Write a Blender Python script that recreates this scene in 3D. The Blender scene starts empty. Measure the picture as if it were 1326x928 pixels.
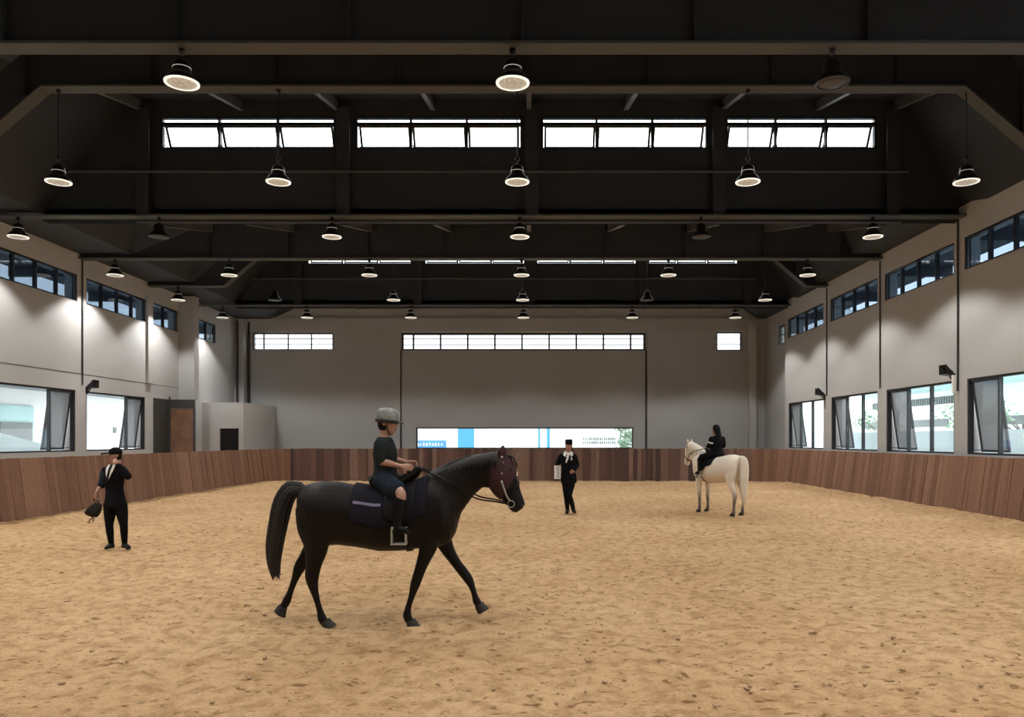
import bpy, bmesh, math, random
from mathutils import Vector, Matrix, noise, Quaternion
random.seed(7)
V = Vector
C = bpy.context.scene.collection
sc = bpy.context.scene

# ------------------------------------------------------------------ helpers
def link(o, parent=None):
    C.objects.link(o)
    if parent is not None:
        o.parent = parent
    return o

def tag(o, label=None, cat=None, group=None, kind=None):
    if label: o['label'] = label
    if cat: o['category'] = cat
    if group: o['group'] = group
    if kind: o['kind'] = kind
    return o

def empty(name, loc=(0, 0, 0), rz=0.0, **kw):
    o = bpy.data.objects.new(name, None)
    o.empty_display_size = 0.2
    o.location = loc
    o.rotation_euler = (0, 0, rz)
    link(o)
    tag(o, **kw)
    return o

class MB:
    """collects shapes and links them as one mesh object"""
    def __init__(self):
        self.bm = bmesh.new()
    def quad(self, *pts):
        vs = [self.bm.verts.new(p) for p in pts]
        return self.bm.faces.new(vs)
    def boxf(self, f, a0, a1, b0, b1, c0, c1):
        v = [self.bm.verts.new(f(a, b, c)) for a in (a0, a1) for b in (b0, b1) for c in (c0, c1)]
        for q in ((0, 1, 3, 2), (4, 6, 7, 5), (0, 4, 5, 1), (2, 3, 7, 6), (0, 2, 6, 4), (1, 5, 7, 3)):
            self.bm.faces.new([v[i] for i in q])
        return self
    def box(self, x0, x1, y0, y1, z0, z1):
        return self.boxf(lambda a, b, c: V((a, b, c)), x0, x1, y0, y1, z0, z1)
    def loft(self, secs, n=20, cap=True, p=2.0, closed=False):
        rings = []
        for (c, u, v, ru, rv) in secs:
            r = []
            for k in range(n):
                t = 2 * math.pi * k / n
                cs, sn = math.cos(t), math.sin(t)
                a = math.copysign(abs(cs) ** (2 / p), cs)
                b = math.copysign(abs(sn) ** (2 / p), sn)
                r.append(self.bm.verts.new(c + u * (a * ru) + v * (b * rv)))
            rings.append(r)
        m = len(rings)
        for i in range(m if closed else m - 1):
            A, B = rings[i], rings[(i + 1) % m]
            for k in range(n):
                self.bm.faces.new((A[k], A[(k + 1) % n], B[(k + 1) % n], B[k]))
        if cap and not closed:
            self.bm.faces.new(list(reversed(rings[0])))
            self.bm.faces.new(rings[-1])
        return self
    def limb(self, pts, side=V((0, 1, 0)), n=14, sub=4, dome=True, p=2.0):
        """pts: (Vector, ru, rv); rv lies along `side`"""
        P = [(V(a), ru, rv) for (a, ru, rv) in pts]
        out = []
        m = len(P)
        for i in range(m - 1):
            p0, p1, p2, p3 = P[max(i - 1, 0)], P[i], P[i + 1], P[min(i + 2, m - 1)]
            for k in range(sub):
                t = k / sub
                def cr(a, b, c, d):
                    return 0.5 * ((2 * b) + (-a + c) * t + (2 * a - 5 * b + 4 * c - d) * t * t + (-a + 3 * b - 3 * c + d) * t ** 3)
                out.append((cr(p0[0], p1[0], p2[0], p3[0]), max(cr(p0[1], p1[1], p2[1], p3[1]), .001), max(cr(p0[2], p1[2], p2[2], p3[2]), .001)))
        out.append(P[-1])
        secs = []
        L = len(out)
        for i in range(L):
            t = out[min(i + 1, L - 1)][0] - out[max(i - 1, 0)][0]
            if t.length < 1e-6: t = V((0, 0, 1))
            t.normalize()
            v = side - t * side.dot(t)
            if v.length < 0.15:
                alt = V((1, 0, 0)) if abs(t.x) < .8 else V((0, 0, 1))
                v = alt - t * alt.dot(t)
            v.normalize()
            u = t.cross(v)
            secs.append((out[i][0], u, v, out[i][1], out[i][2], t))
        res = []
        if dome:
            c, u, v, ru, rv, t = secs[0]
            r = min(ru, rv) * .8
            res += [(c - t * r, u, v, ru * .35, rv * .35), (c - t * r * .6, u, v, ru * .8, rv * .8)]
        res += [s[:5] for s in secs]
        if dome:
            c, u, v, ru, rv, t = secs[-1]
            r = min(ru, rv) * .8
            res += [(c + t * r * .6, u, v, ru * .8, rv * .8), (c + t * r, u, v, ru * .35, rv * .35)]
        return self.loft(res, n=n, p=p)
    def tube(self, pts, r, n=8, sub=4):
        return self.limb([(V(p), r, r) for p in pts], n=n, sub=sub, dome=False)
    def ball(self, c, rx, ry, rz, M=None, n=14):
        c = V(c)
        ax = [V((1, 0, 0)), V((0, 1, 0)), V((0, 0, 1))] if M is None else M
        secs = []
        for i in range(9):
            a = -math.pi / 2 + math.pi * (i + .35 * (i == 0) - .35 * (i == 8)) / 8
            secs.append((c + ax[2] * (rz * math.sin(a)), ax[0], ax[1], rx * math.cos(a), ry * math.cos(a)))
        return self.loft(secs, n=n)
    def lathe(self, prof, c=(0, 0, 0), n=28, cap=False):
        c = V(c)
        return self.loft([(c + V((0, 0, z)), V((1, 0, 0)), V((0, 1, 0)), r, r) for (r, z) in prof], n=n, cap=cap)
    def build(self, name, mat, parent=None, smooth=False, recalc=True, **kw):
        bm = self.bm
        if recalc:
            bmesh.ops.recalc_face_normals(bm, faces=bm.faces[:])
        me = bpy.data.meshes.new(name)
        bm.to_mesh(me); bm.free()
        for m in (mat if isinstance(mat, (list, tuple)) else [mat]):
            me.materials.append(m)
        if smooth:
            me.polygons.foreach_set('use_smooth', [True] * len(me.polygons))
        o = bpy.data.objects.new(name, me)
        link(o, parent)
        tag(o, **kw)
        return o
    def fuse(self, name, mat, parent=None, voxel=.01, it=4, **kw):
        """one continuous skin around everything collected"""
        o = self.build(name, mat, parent, **kw)
        r = o.modifiers.new('r', 'REMESH'); r.mode = 'VOXEL'; r.voxel_size = voxel; r.use_smooth_shade = True
        s = o.modifiers.new('s', 'SMOOTH'); s.factor = .5; s.iterations = it
        dg = bpy.context.evaluated_depsgraph_get()
        me = bpy.data.meshes.new_from_object(o.evaluated_get(dg))
        o.modifiers.clear()
        old = o.data
        o.data = me
        me.name = name
        bpy.data.meshes.remove(old)
        me.polygons.foreach_set('use_smooth', [True] * len(me.polygons))
        return o

# ------------------------------------------------------------------ materials
def mat(name, col, rough=.6, metal=0.0, var=.12, scale=6.0, bump=0.0, spec=.5, coords='Object', emit=None):
    m = bpy.data.materials.new(name); m.use_nodes = True
    nt = m.node_tree; N = nt.nodes; L = nt.links
    b = N['Principled BSDF']
    b.inputs['Roughness'].default_value = rough
    b.inputs['Metallic'].default_value = metal
    b.inputs['Specular IOR Level'].default_value = spec
    tc = N.new('ShaderNodeTexCoord')
    nz = N.new('ShaderNodeTexNoise'); nz.inputs['Scale'].default_value = scale; nz.inputs['Detail'].default_value = 5
    L.new(tc.outputs[coords], nz.inputs['Vector'])
    r = N.new('ShaderNodeValToRGB')
    r.color_ramp.elements[0].position = .3; r.color_ramp.elements[1].position = .7
    c = V(col)
    a = c * (1 - var); d = c * (1 + var)
    r.color_ramp.elements[0].color = (a.x, a.y, a.z, 1); r.color_ramp.elements[1].color = (min(d.x, 1), min(d.y, 1), min(d.z, 1), 1)
    L.new(nz.outputs['Fac'], r.inputs['Fac'])
    L.new(r.outputs['Color'], b.inputs['Base Color'])
    if bump:
        bp = N.new('ShaderNodeBump'); bp.inputs['Strength'].default_value = bump; bp.inputs['Distance'].default_value = .01
        L.new(nz.outputs['Fac'], bp.inputs['Height']); L.new(bp.outputs['Normal'], b.inputs['Normal'])
    if emit:
        L.new(r.outputs['Color'], b.inputs['Emission Color'])
        b.inputs['Emission Strength'].default_value = emit
    return m

def glass_mat(name, tint=(1, 1, 1), refl=.06, rough=.02, milk=0.0, milkcol=(.8, .9, .95)):
    m = bpy.data.materials.new(name); m.use_nodes = True
    nt = m.node_tree; N = nt.nodes; L = nt.links
    for n in list(N): N.remove(n)
    out = N.new('ShaderNodeOutputMaterial')
    tr = N.new('ShaderNodeBsdfTransparent'); tr.inputs['Color'].default_value = (*tint, 1)
    gl = N.new('ShaderNodeBsdfGlossy'); gl.inputs['Roughness'].default_value = rough
    mx = N.new('ShaderNodeMixShader'); mx.inputs[0].default_value = refl
    L.new(tr.outputs[0], mx.inputs[1]); L.new(gl.outputs[0], mx.inputs[2])
    last = mx
    if milk:
        df = N.new('ShaderNodeBsdfDiffuse'); df.inputs['Color'].default_value = (*milkcol, 1)
        tl = N.new('ShaderNodeBsdfTranslucent'); tl.inputs['Color'].default_value = (*milkcol, 1)
        ad = N.new('ShaderNodeMixShader'); ad.inputs[0].default_value = .6
        L.new(df.outputs[0], ad.inputs[1]); L.new(tl.outputs[0], ad.inputs[2])
        m2 = N.new('ShaderNodeMixShader'); m2.inputs[0].default_value = milk
        L.new(mx.outputs[0], m2.inputs[1]); L.new(ad.outputs[0], m2.inputs[2]); last = m2
    L.new(last.outputs[0], out.inputs['Surface'])
    return m

M = {}
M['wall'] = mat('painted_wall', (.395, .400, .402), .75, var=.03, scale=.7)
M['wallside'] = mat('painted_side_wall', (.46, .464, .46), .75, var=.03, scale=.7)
M['boxwall'] = mat('lobby_paint', (.50, .503, .50), .75, var=.03, scale=1.2)
M['roof'] = mat('charcoal_roof_sheet', (.024, .030, .037), .7, var=.12, scale=.5)
M['rooflite'] = mat('charcoal_roof_lining', (.026, .032, .040), .7, var=.12, scale=.5)
M['girder'] = mat('grey_steel_bounce_tone', (.060, .065, .064), .6, var=.08, scale=1.5)  # flanges lighter than the web: bounce from the sand painted into the colour
M['web'] = mat('dark_steel_web', (.025, .030, .037), .65, var=.1, scale=.8)
M['joist'] = mat('grey_steel_joist', (.115, .115, .115), .55, var=.08, scale=2)
M['frame'] = mat('dark_window_frame', (.012, .014, .019), .45, var=.1)
M['framegrey'] = mat('grey_sash_frame', (.045, .048, .055), .45, var=.1)
M['glass'] = glass_mat('clear_glass', (.97, .99, .99), .05)
M['tint'] = glass_mat('grey_tinted_glass', (.46, .47, .48), .12, .06, milk=.30, milkcol=(.50, .50, .50))
M['dimglass'] = glass_mat('blue_grey_glass', (.40, .46, .52), .12, .03)
M['pipe'] = mat('dark_downpipe', (.03, .029, .028), .5)
M['black'] = mat('black_plastic', (.010, .010, .011), .4)
M['doorwood'] = mat('brown_door_timber', (.20, .105, .065), .5, var=.2, scale=3)
M['doorgrey'] = mat('dark_grey_door_sheet', (.045, .046, .045), .5)
M['lampblack'] = mat('black_lamp_enamel', (.008, .008, .008), .3)
M['lampoff'] = mat('unlit_lamp_glass', (.02, .02, .02), .3)
M['chrome'] = mat('bright_metal', (.6, .6, .58), .25, metal=1.0)
M['lens'] = mat('lit_lamp_glass', (.50, .47, .39), .3, var=.3, scale=25, emit=.42)
M['reflector'] = mat('lit_lamp_rim', (1.0, .97, .88), .4, var=.02, emit=.85)
M['highlight'] = mat('bell_highlight_glow', (.9, .88, .8), .4, var=.02, emit=.30)  # glow put in as the highlight on the lamp bells
M['outwhite'] = mat('white_render', (.86, .87, .87), .8, var=.03, scale=.4)
M['outteal'] = mat('pale_teal_panel', (.42, .62, .62), .6, var=.1, scale=.6)
M['outblue'] = mat('bright_blue_panel', (.06, .30, .46), .6, var=.06, scale=.5)
M['outdeep'] = mat('deep_blue_panel', (.08, .28, .62), .6, var=.15, scale=3)
M['outpale'] = mat('pale_blue_parapet', (.70, .82, .84), .7, var=.05, scale=.4)
M['outgrey'] = mat('grey_louvre', (.17, .19, .19), .6)
M['outdark'] = mat('dark_eaves', (.05, .055, .065), .7)
M['paving'] = mat('pale_paving', (.82, .82, .81), .85, var=.06, scale=1)
M['bark'] = mat('grey_bark', (.18, .17, .15), .8, var=.3, scale=8)
M['leaf'] = mat('green_leaves', (.16, .27, .17), .6, var=.3, scale=3)

def plank_mat(name, c1, c2, c3):
    m = bpy.data.materials.new(name); m.use_nodes = True
    nt = m.node_tree; N = nt.nodes; L = nt.links
    b = N['Principled BSDF']; b.inputs['Roughness'].default_value = .62; b.inputs['Specular IOR Level'].default_value = .3
    g = N.new('ShaderNodeNewGeometry')
    r = N.new('ShaderNodeValToRGB')
    r.color_ramp.elements[0].color = (*c1, 1); r.color_ramp.elements[1].color = (*c3, 1)
    e = r.color_ramp.elements.new(.5); e.color = (*c2, 1)
    L.new(g.outputs['Random Per Island'], r.inputs['Fac'])
    tc = N.new('ShaderNodeTexCoord'); mp = N.new('ShaderNodeMapping'); mp.inputs['Scale'].default_value = (9, 9, .8)
    nz = N.new('ShaderNodeTexNoise'); nz.inputs['Scale'].default_value = 3; nz.inputs['Detail'].default_value = 6
    L.new(tc.outputs['Object'], mp.inputs['Vector']); L.new(mp.outputs[0], nz.inputs['Vector'])
    mx = N.new('ShaderNodeMixRGB'); mx.blend_type = 'MULTIPLY'; mx.inputs[0].default_value = .55
    r2 = N.new('ShaderNodeValToRGB'); r2.color_ramp.elements[0].position = .25; r2.color_ramp.elements[0].color = (.45, .42, .4, 1); r2.color_ramp.elements[1].position = .7
    L.new(nz.outputs['Fac'], r2.inputs['Fac'])
    L.new(r.outputs['Color'], mx.inputs[1]); L.new(r2.outputs['Color'], mx.inputs[2])
    L.new(mx.outputs[0], b.inputs['Base Color'])
    return m
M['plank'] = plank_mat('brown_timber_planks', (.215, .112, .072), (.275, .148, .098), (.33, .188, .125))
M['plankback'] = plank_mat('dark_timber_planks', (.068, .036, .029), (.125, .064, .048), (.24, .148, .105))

def sand_mat():
    m = bpy.data.materials.new('arena_sand'); m.use_nodes = True
    nt = m.node_tree; N = nt.nodes; L = nt.links
    b = N['Principled BSDF']; b.inputs['Roughness'].default_value = .95; b.inputs['Specular IOR Level'].default_value = .1
    tc = N.new('ShaderNodeTexCoord')
    def nz(scale, det, mapping=None):
        n = N.new('ShaderNodeTexNoise'); n.inputs['Scale'].default_value = scale; n.inputs['Detail'].default_value = det; n.inputs['Roughness'].default_value = .6
        src = tc.outputs['Object']
        if mapping:
            mp = N.new('ShaderNodeMapping'); mp.inputs['Scale'].default_value = mapping
            L.new(src, mp.inputs['Vector']); src = mp.outputs[0]
        L.new(src, n.inputs['Vector']); return n
    big = nz(.35, 4); mid = nz(6.0, 6); fine = nz(45, 4); dark = nz(8.0, 7, (1.0, 1.6, 1))
    r = N.new('ShaderNodeValToRGB')
    r.color_ramp.elements[0].position = .32; r.color_ramp.elements[0].color = (.505, .322, .166, 1)
    r.color_ramp.elements[1].position = .68; r.color_ramp.elements[1].color = (.625, .427, .245, 1)
    L.new(big.outputs['Fac'], r.inputs['Fac'])
    def mul(colA, fac, dk, lo, hi):
        mx = N.new('ShaderNodeMixRGB'); mx.blend_type = 'MULTIPLY'; mx.inputs[0].default_value = 1
        rr = N.new('ShaderNodeValToRGB'); rr.color_ramp.elements[0].position = lo; rr.color_ramp.elements[0].color = (*dk, 1)
        rr.color_ramp.elements[1].position = hi; rr.color_ramp.elements[1].color = (1, 1, 1, 1)
        L.new(fac, rr.inputs['Fac']); L.new(colA, mx.inputs[1]); L.new(rr.outputs['Color'], mx.inputs[2]); return mx.outputs[0]
    c = mul(r.outputs['Color'], mid.outputs['Fac'], (.72, .67, .62), .36, .56)
    c = mul(c, fine.outputs['Fac'], (.82, .80, .78), .35, .6)
    c = mul(c, dark.outputs['Fac'], (.48, .40, .34), .345, .425)
    L.new(c, b.inputs['Base Color'])
    ad = N.new('ShaderNodeMath'); ad.operation = 'ADD'
    L.new(mid.outputs['Fac'], ad.inputs[0])
    m2 = N.new('ShaderNodeMath'); m2.operation = 'MULTIPLY'; m2.inputs[1].default_value = .35
    L.new(fine.outputs['Fac'], m2.inputs[0]); L.new(m2.outputs[0], ad.inputs[1])
    bp = N.new('ShaderNodeBump'); bp.inputs['Strength'].default_value = .75; bp.inputs['Distance'].default_value = .06
    L.new(ad.outputs[0], bp.inputs['Height']); L.new(bp.outputs['Normal'], b.inputs['Normal'])
    return m
M['sand'] = sand_mat()

# ------------------------------------------------------------------ geometry of the hall
F = 1000.0; VX, VY, EYE = 685.0, 568.0, 1.8
def W(px, py, Y):                      # a point of the hall at depth Y
    return V(((px - VX) * Y / F, Y, EYE - (py - VY) * Y / F))
XL, XR, YB, YN = -13.75, 10.8, 36.5, -6.2
GRID = [6.6, 10.9, 15.1, 19.4, 23.7, 27.95, 32.4]
TOP = 7.3

# floor: harrowed sand, slightly banked against the boards
def build_floor():
    bm = bmesh.new()
    xs = [-13.75 + .0 + (24.95) * i / 420 for i in range(421)]
    ys = []
    y = YN
    while y < 36.5:
        ys.append(y)
        y += .5 if y < 3.5 else (.038 if y < 9 else (.065 if y < 16 else .14))
    ys.append(36.5)
    rows = []
    for y in ys:
        row = []
        for x in xs:
            z = 0.0
            if y > 2.5:
                p = V((x * .9, y * .9, 0))
                z += .022 * noise.noise(p * 1.3) + .020 * noise.noise(p * 3.1 + V((9, 3, 1)))
                d = noise.noise(p * 2.2 + V((31, 7, 5)))
                z -= max(0, d - .25) * .11
                z += .022 * noise.noise(p * 7) + .010 * noise.noise(p * 15)
                z -= .012
            bank = max(0, abs(x + .2) - 9.6)
            z += min(.10, bank * bank * .12)
            row.append(bm.verts.new((x, y, z)))
        rows.append(row)
    for i in range(len(rows) - 1):
        for k in range(len(xs) - 1):
            bm.faces.new((rows[i][k], rows[i][k + 1], rows[i + 1][k + 1], rows[i + 1][k]))
    me = bpy.data.meshes.new('floor'); bm.to_mesh(me); bm.free()
    me.materials.append(M['sand']); me.polygons.foreach_set('use_smooth', [True] * len(me.polygons))
    o = bpy.data.objects.new('floor', me); link(o)
    tag(o, 'golden sand floor of the riding hall marked by hoof prints', 'floor', kind='structure')
build_floor()

def wall_holes(name, o, a, n, A, Z, holes, th, material, label):
    """wall slab: inner face through o, along a, thickness th towards n, with real openings"""
    mb = MB(); bm = mb.bm
    As = sorted({round(x, 4) for x in [*A] + [h[0] for h in holes] + [h[1] for h in holes]})
    Zs = sorted({round(x, 4) for x in [*Z] + [h[2] for h in holes] + [h[3] for h in holes]})
    def solid(i, k):
        if i < 0 or k < 0 or i >= len(As) - 1 or k >= len(Zs) - 1: return False
        ca, cz = (As[i] + As[i + 1]) / 2, (Zs[k] + Zs[k + 1]) / 2
        return not any(h[0] < ca < h[1] and h[2] < cz < h[3] for h in holes)
    P = lambda s, z, t: V(o) + V(a) * s + V((0, 0, z)) + V(n) * t
    for i in range(len(As) - 1):
        for k in range(len(Zs) - 1):
            if not solid(i, k): continue
            s0, s1, z0, z1 = As[i], As[i + 1], Zs[k], Zs[k + 1]
            for t in (0, th):
                mb.quad(P(s0, z0, t), P(s1, z0, t), P(s1, z1, t), P(s0, z1, t))
            if not solid(i - 1, k): mb.quad(P(s0, z0, 0), P(s0, z0, th), P(s0, z1, th), P(s0, z1, 0))
            if not solid(i + 1, k): mb.quad(P(s1, z0, 0), P(s1, z0, th), P(s1, z1, th), P(s1, z1, 0))
            if not solid(i, k - 1): mb.quad(P(s0, z0, 0), P(s0, z0, th), P(s1, z0, th), P(s1, z0, 0))
            if not solid(i, k + 1): mb.quad(P(s0, z1, 0), P(s0, z1, th), P(s1, z1, th), P(s1, z1, 0))
    bmesh.ops.remove_doubles(bm, verts=bm.verts[:], dist=1e-4)
    return mb.build(name, material, label=label, cat='wall', kind='structure')

WIN = [0]
def window(o, a, n, s0, s1, z0, z1, label, mullions=(), sash=None, tilt=0.0, bars=0, glass=None, depth=.12, fr=.055, strip=0.0, multi=None, open_glass=None):
    """a window: frame, mullions, fixed panes, optional top-hung sash(es) pushed out at the bottom"""
    WIN[0] += 1
    glass = glass or M['glass']
    f = lambda s, z, t: V(o) + V(a) * s + V((0, 0, z)) + V(n) * t
    mb = MB()
    mb.boxf(f, s0, s1, z1 - fr, z1, .02, .02 + depth)
    mb.boxf(f, s0, s1, z0, z0 + fr * .8, .02, .02 + depth)
    mb.boxf(f, s0, s0 + fr, z0 + fr * .8, z1 - fr, .02, .02 + depth)
    mb.boxf(f, s1 - fr, s1, z0 + fr * .8, z1 - fr, .02, .02 + depth)
    w = mb.build('window_%d' % WIN[0], M['frame'], label=label, cat='window', kind='structure')
    if mullions or strip:
        mm = MB()
        for q_, s in enumerate(mullions):
            hw_ = fr * (.22 if sash and abs(s - sash[0]) > .1 else (.28 if sash else .45))
            mm.boxf(f, s - hw_, s + hw_, z0 + fr * .8, z1 - fr, .03, .02 + depth)
        if strip:
            mm.boxf(f, s0 + fr, s1 - fr, z1 - fr - strip - .07, z1 - fr - strip, .025, .03 + depth)
        mm.build('mullion', M['frame'], w)
    if bars:
        mm = MB()
        for k in range(1, bars + 1):
            z = z0 + (z1 - z0) * k / (bars + 1)
            mm.boxf(f, s0 + fr, s1 - fr, z - .018, z + .018, .05, .09)
        mm.build('glazing_bar', M['framegrey'], w)
    opens = multi or ([sash] if sash else [])
    zt = z1 - fr - (strip + .07 if strip else 0)
    h = zt - z0 - fr * .8
    ct, st = math.cos(tilt), math.sin(tilt)
    edges = sorted([s0 + fr] + list(mullions) + [s1 - fr])
    for i in range(len(edges) - 1):
        e0, e1 = edges[i] + fr * .3, edges[i + 1] - fr * .3
        op = next((q for q in opens if abs(q[0] - edges[i]) < .12 and abs(q[1] - edges[i + 1]) < .12), None)
        if not op:
            MB().boxf(f, e0, e1, z0 + fr * .7, z1 - fr * .8, .075, .083).build('pane', glass, w)
        else:
            if strip:
                MB().boxf(f, e0, e1, zt + .06, z1 - fr * .8, .075, .083).build('pane', glass, w)
            g = lambda s, q, t: V(o) + V(a) * s + V((0, 0, zt - q * ct + t * st)) + V(n) * (.06 + q * st + t * ct)
            e0 += .01; e1 -= .01
            b = .055
            sm = MB()
            sm.boxf(g, e0, e1, 0, b, 0, .045); sm.boxf(g, e0, e1, h - b, h, 0, .045)
            sm.boxf(g, e0, e0 + b, b, h - b, 0, .045); sm.boxf(g, e1 - b, e1, b, h - b, 0, .045)
            so = sm.build('sash', M['framegrey'] if not strip else M['frame'], w)
            MB().boxf(g, e0 + b, e1 - b, b, h - b, .018, .026).build('pane', open_glass or glass, so)
            stay = MB()                      # stay arms on both sides
            for s in (e0 + .01, e1 - .03):
                stay.boxf(lambda q, t, u, s=s: V(o) + V(a) * (s + u) + V((0, 0, z0 + .10 + t * .02)) + V(n) * (.06 + q * (h * st - .02)), 0, 1, 0, 1, 0, .02)
            stay.build('stay_arm', M['framegrey'], so)
    return w

EX, EY = V((1, 0, 0)), V((0, 1, 0))
LZ0, LZ1, UZ0, UZ1 = 1.42, 3.28, 5.98, 6.80
colsR = [-6.2, -1.9, 2.35, 6.6, 10.9, 15.1, 19.4, 23.7, 27.95, 32.5]
holesR, winR = [], []
for i in range(len(colsR) - 1):
    y0, y1 = colsR[i] + (.38 if i == 8 else .22), colsR[i + 1] - .36
    holesR += [(y0, y1, LZ0, LZ1), (y0, y1 + .12, UZ0, UZ1)]
    winR.append((y0, y1))
wall_holes('wall_right', (XR, 0, 0), EY, EX, (YN, 32.55), (0, 7.6), holesR, .4, M['wallside'], 'pale grey right-hand wall with big low windows and a high window band')
wall_holes('wall_right_recess', (XR + .35, 0, 0), EY, EX, (32.55, YB), (0, 7.6), [(33.1, 34.5, UZ0, UZ1)], .4, M['wall'], 'set-back grey end of the right-hand wall beside the rear corner')
holesL = []
colsL = [-6.2, -1.9, 2.35, 6.6, 10.9, 15.1, 19.4, 23.7, 27.95]
winL = []
for i in range(len(colsL) - 1):
    y0, y1 = colsL[i] + .3, colsL[i + 1] - .28
    if i >= 4:
        holesL += [(y0, y1, LZ0, LZ1), (y0, y1 + .1, UZ0, UZ1)]
        winL.append((y0, y1))
holesL += [(28.05, 30.25, UZ0, UZ1), (32.1, 33.9, UZ0, UZ1), (28.25, 29.52, 0, 3.3)]
wall_holes('wall_left', (XL, 0, 0), EY, -EX, (YN, YB), (0, 7.6), holesL, .4, M['wallside'], 'pale grey left-hand wall with low windows behind the timber boards')
HB = [(-13.05, -9.25, UZ0 + .02, UZ1), (-6.02, 5.50, UZ0, UZ1), (8.86, 10.05, UZ0, UZ1 + .04), (-5.33, 4.93, 1.34, 2.34)]
wall_holes('wall_back', (0, YB, 0), EX, EY, (-14.1, 11.6), (0, 8.6), HB, .4, M['wall'], 'grey end wall with one long low window and high windows')
wall_holes('wall_front', (0, YN, 0), EX, -EY, (-14.1, 11.6), (0, 10.6), [], .4, M['wall'], 'plain grey wall closing the hall behind the viewer')

names = ['', '', '', '', 'nearest low', 'nearest', 'second', 'third', 'farthest']
ordn = {5: 'first visible', 6: 'second', 7: 'third', 8: 'fourth, farthest'}
for i, (y0, y1) in enumerate(winR):
    if i < 4: continue
    w3 = (y1 - y0) / 3
    q = ordn.get(i, 'out of frame, nearest')
    mul = (y0 + w3, y1 - w3 * .98)
    window((XR, 0, 0), EY, EX, y0, y1, LZ0, LZ1, 'low right-hand window, %s along the boards, with one tilted grey sash' % q,
           mullions=mul, sash=(mul[1], y1 - .07), tilt=math.radians(8), open_glass=M['tint'])
    u1 = y1 + .12; w4 = (u1 - y0) / 4
    window((XR, 0, 0), EY, EX, y0, u1, UZ0, UZ1, 'high strip window on the right wall, %s bay, dark panes' % q,
           mullions=(y0 + w4, y0 + 2 * w4, y0 + 3 * w4), glass=M['dimglass'])
window((XR + .35, 0, 0), EY, EX, 33.1, 34.5, UZ0, UZ1, 'small high window in the set-back right rear corner', mullions=(33.8,), bars=1)
for i, (y0, y1) in enumerate(winL):
    q = ['out of frame, nearest', 'out of frame, second', 'cut by the picture edge', 'beside the timber door'][i]
    w3 = (y1 - y0) / 3
    mul = (y0 + w3 * 1.1, y1 - w3 * .95)
    window((XL, 0, 0), EY, -EX, y0, y1, LZ0, LZ1, 'low left-hand window %s, with one tilted grey sash' % q,
           mullions=(mul[1],), sash=(mul[1], y1 - .07), tilt=math.radians(8), open_glass=M['tint'])
    u1 = y1 + .1; w4 = (u1 - y0) / 4
    window((XL, 0, 0), EY, -EX, y0, u1, UZ0, UZ1, 'high strip window on the left wall, above the low window %s' % q,
           mullions=(y0 + w4, y0 + 2 * w4, y0 + 3 * w4), glass=M['dimglass'])
window((XL, 0, 0), EY, -EX, 28.05, 30.25, UZ0, UZ1, 'short high window on the left wall above the timber door', mullions=(29.15,), glass=M['dimglass'])
window((XL, 0, 0), EY, -EX, 32.1, 33.9, UZ0, UZ1, 'short high window on the left wall above the white lobby box', mullions=(33.0,), glass=M['dimglass'])
window((0, YB, 0), EX, EY, -13.05, -9.25, UZ0 + .02, UZ1, 'high end-wall window of three bays at the left', mullions=(-12.55, -11.4, -10.3), bars=2)
pw = 11.52 / 10
window((0, YB, 0), EX, EY, -6.02, 5.50, UZ0, UZ1, 'long high end-wall window with many barred panes', mullions=[-6.02 + .55 + 1.285 * k for k in range(9)], bars=2, fr=.09)
window((0, YB, 0), EX, EY, 8.86, 10.05, UZ0, UZ1 + .04, 'single small high window at the right of the end wall', bars=2)
window((0, YB, 0), EX, EY, -5.33, 4.93, 1.34, 2.34, 'long low panorama window in the end wall, black frame', fr=.06)

# trims of the end wall
def trim(k, mb, m, label):
    return mb.build('trim_%d' % k, m, label=label, cat='trim', kind='structure')
trim(1, MB().box(-6.75, -6.08, YB - .09, YB, 0, 6.85), M['wall'], 'shallow grey pilaster left of the long end-wall window')
trim(2, MB().box(5.58, 6.28, YB - .09, YB, 0, 6.85), M['wall'], 'shallow grey pilaster right of the long end-wall window')
trim(3, MB().box(10.35, 10.68, YB - .25, YB, 0, 7.3), M['wallside'], 'narrow pale pilaster at the right rear corner')
trim(4, MB().box(-14.1, 11.5, YB - .13, YB, 6.86, 7.5), M['wall'], 'grey ring beam running along the top of the end wall')
trim(5, MB().box(-6.075, -6.02, YB - .05, YB - .0, 1.2, UZ0), M['pipe'], 'thin dark joint below the left end of the long window')
trim(6, MB().box(5.50, 5.56, YB - .05, YB - .0, 1.2, UZ0), M['pipe'], 'thin dark joint below the right end of the long window')
trim(7, MB().box(-13.75, -13.3, YB - .5, YB, 0, 7.4), M['wall'], 'grey corner column at the left rear corner')
for k, x in enumerate((-13.72, -13.2)):
    mb = MB(); mb.tube([(x + (.0 if k else .15), YB - .58 if not k else YB - .1, 0), (x + (.0 if k else .15), YB - .58 if not k else YB - .1, 7.3)], .06, sub=1)
    mb.build('downpipe', M['pipe'], label=('dark downpipe on the face of the left rear corner column', 'dark downpipe in the angle beside the left rear corner column')[k], cat='pipe')
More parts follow.
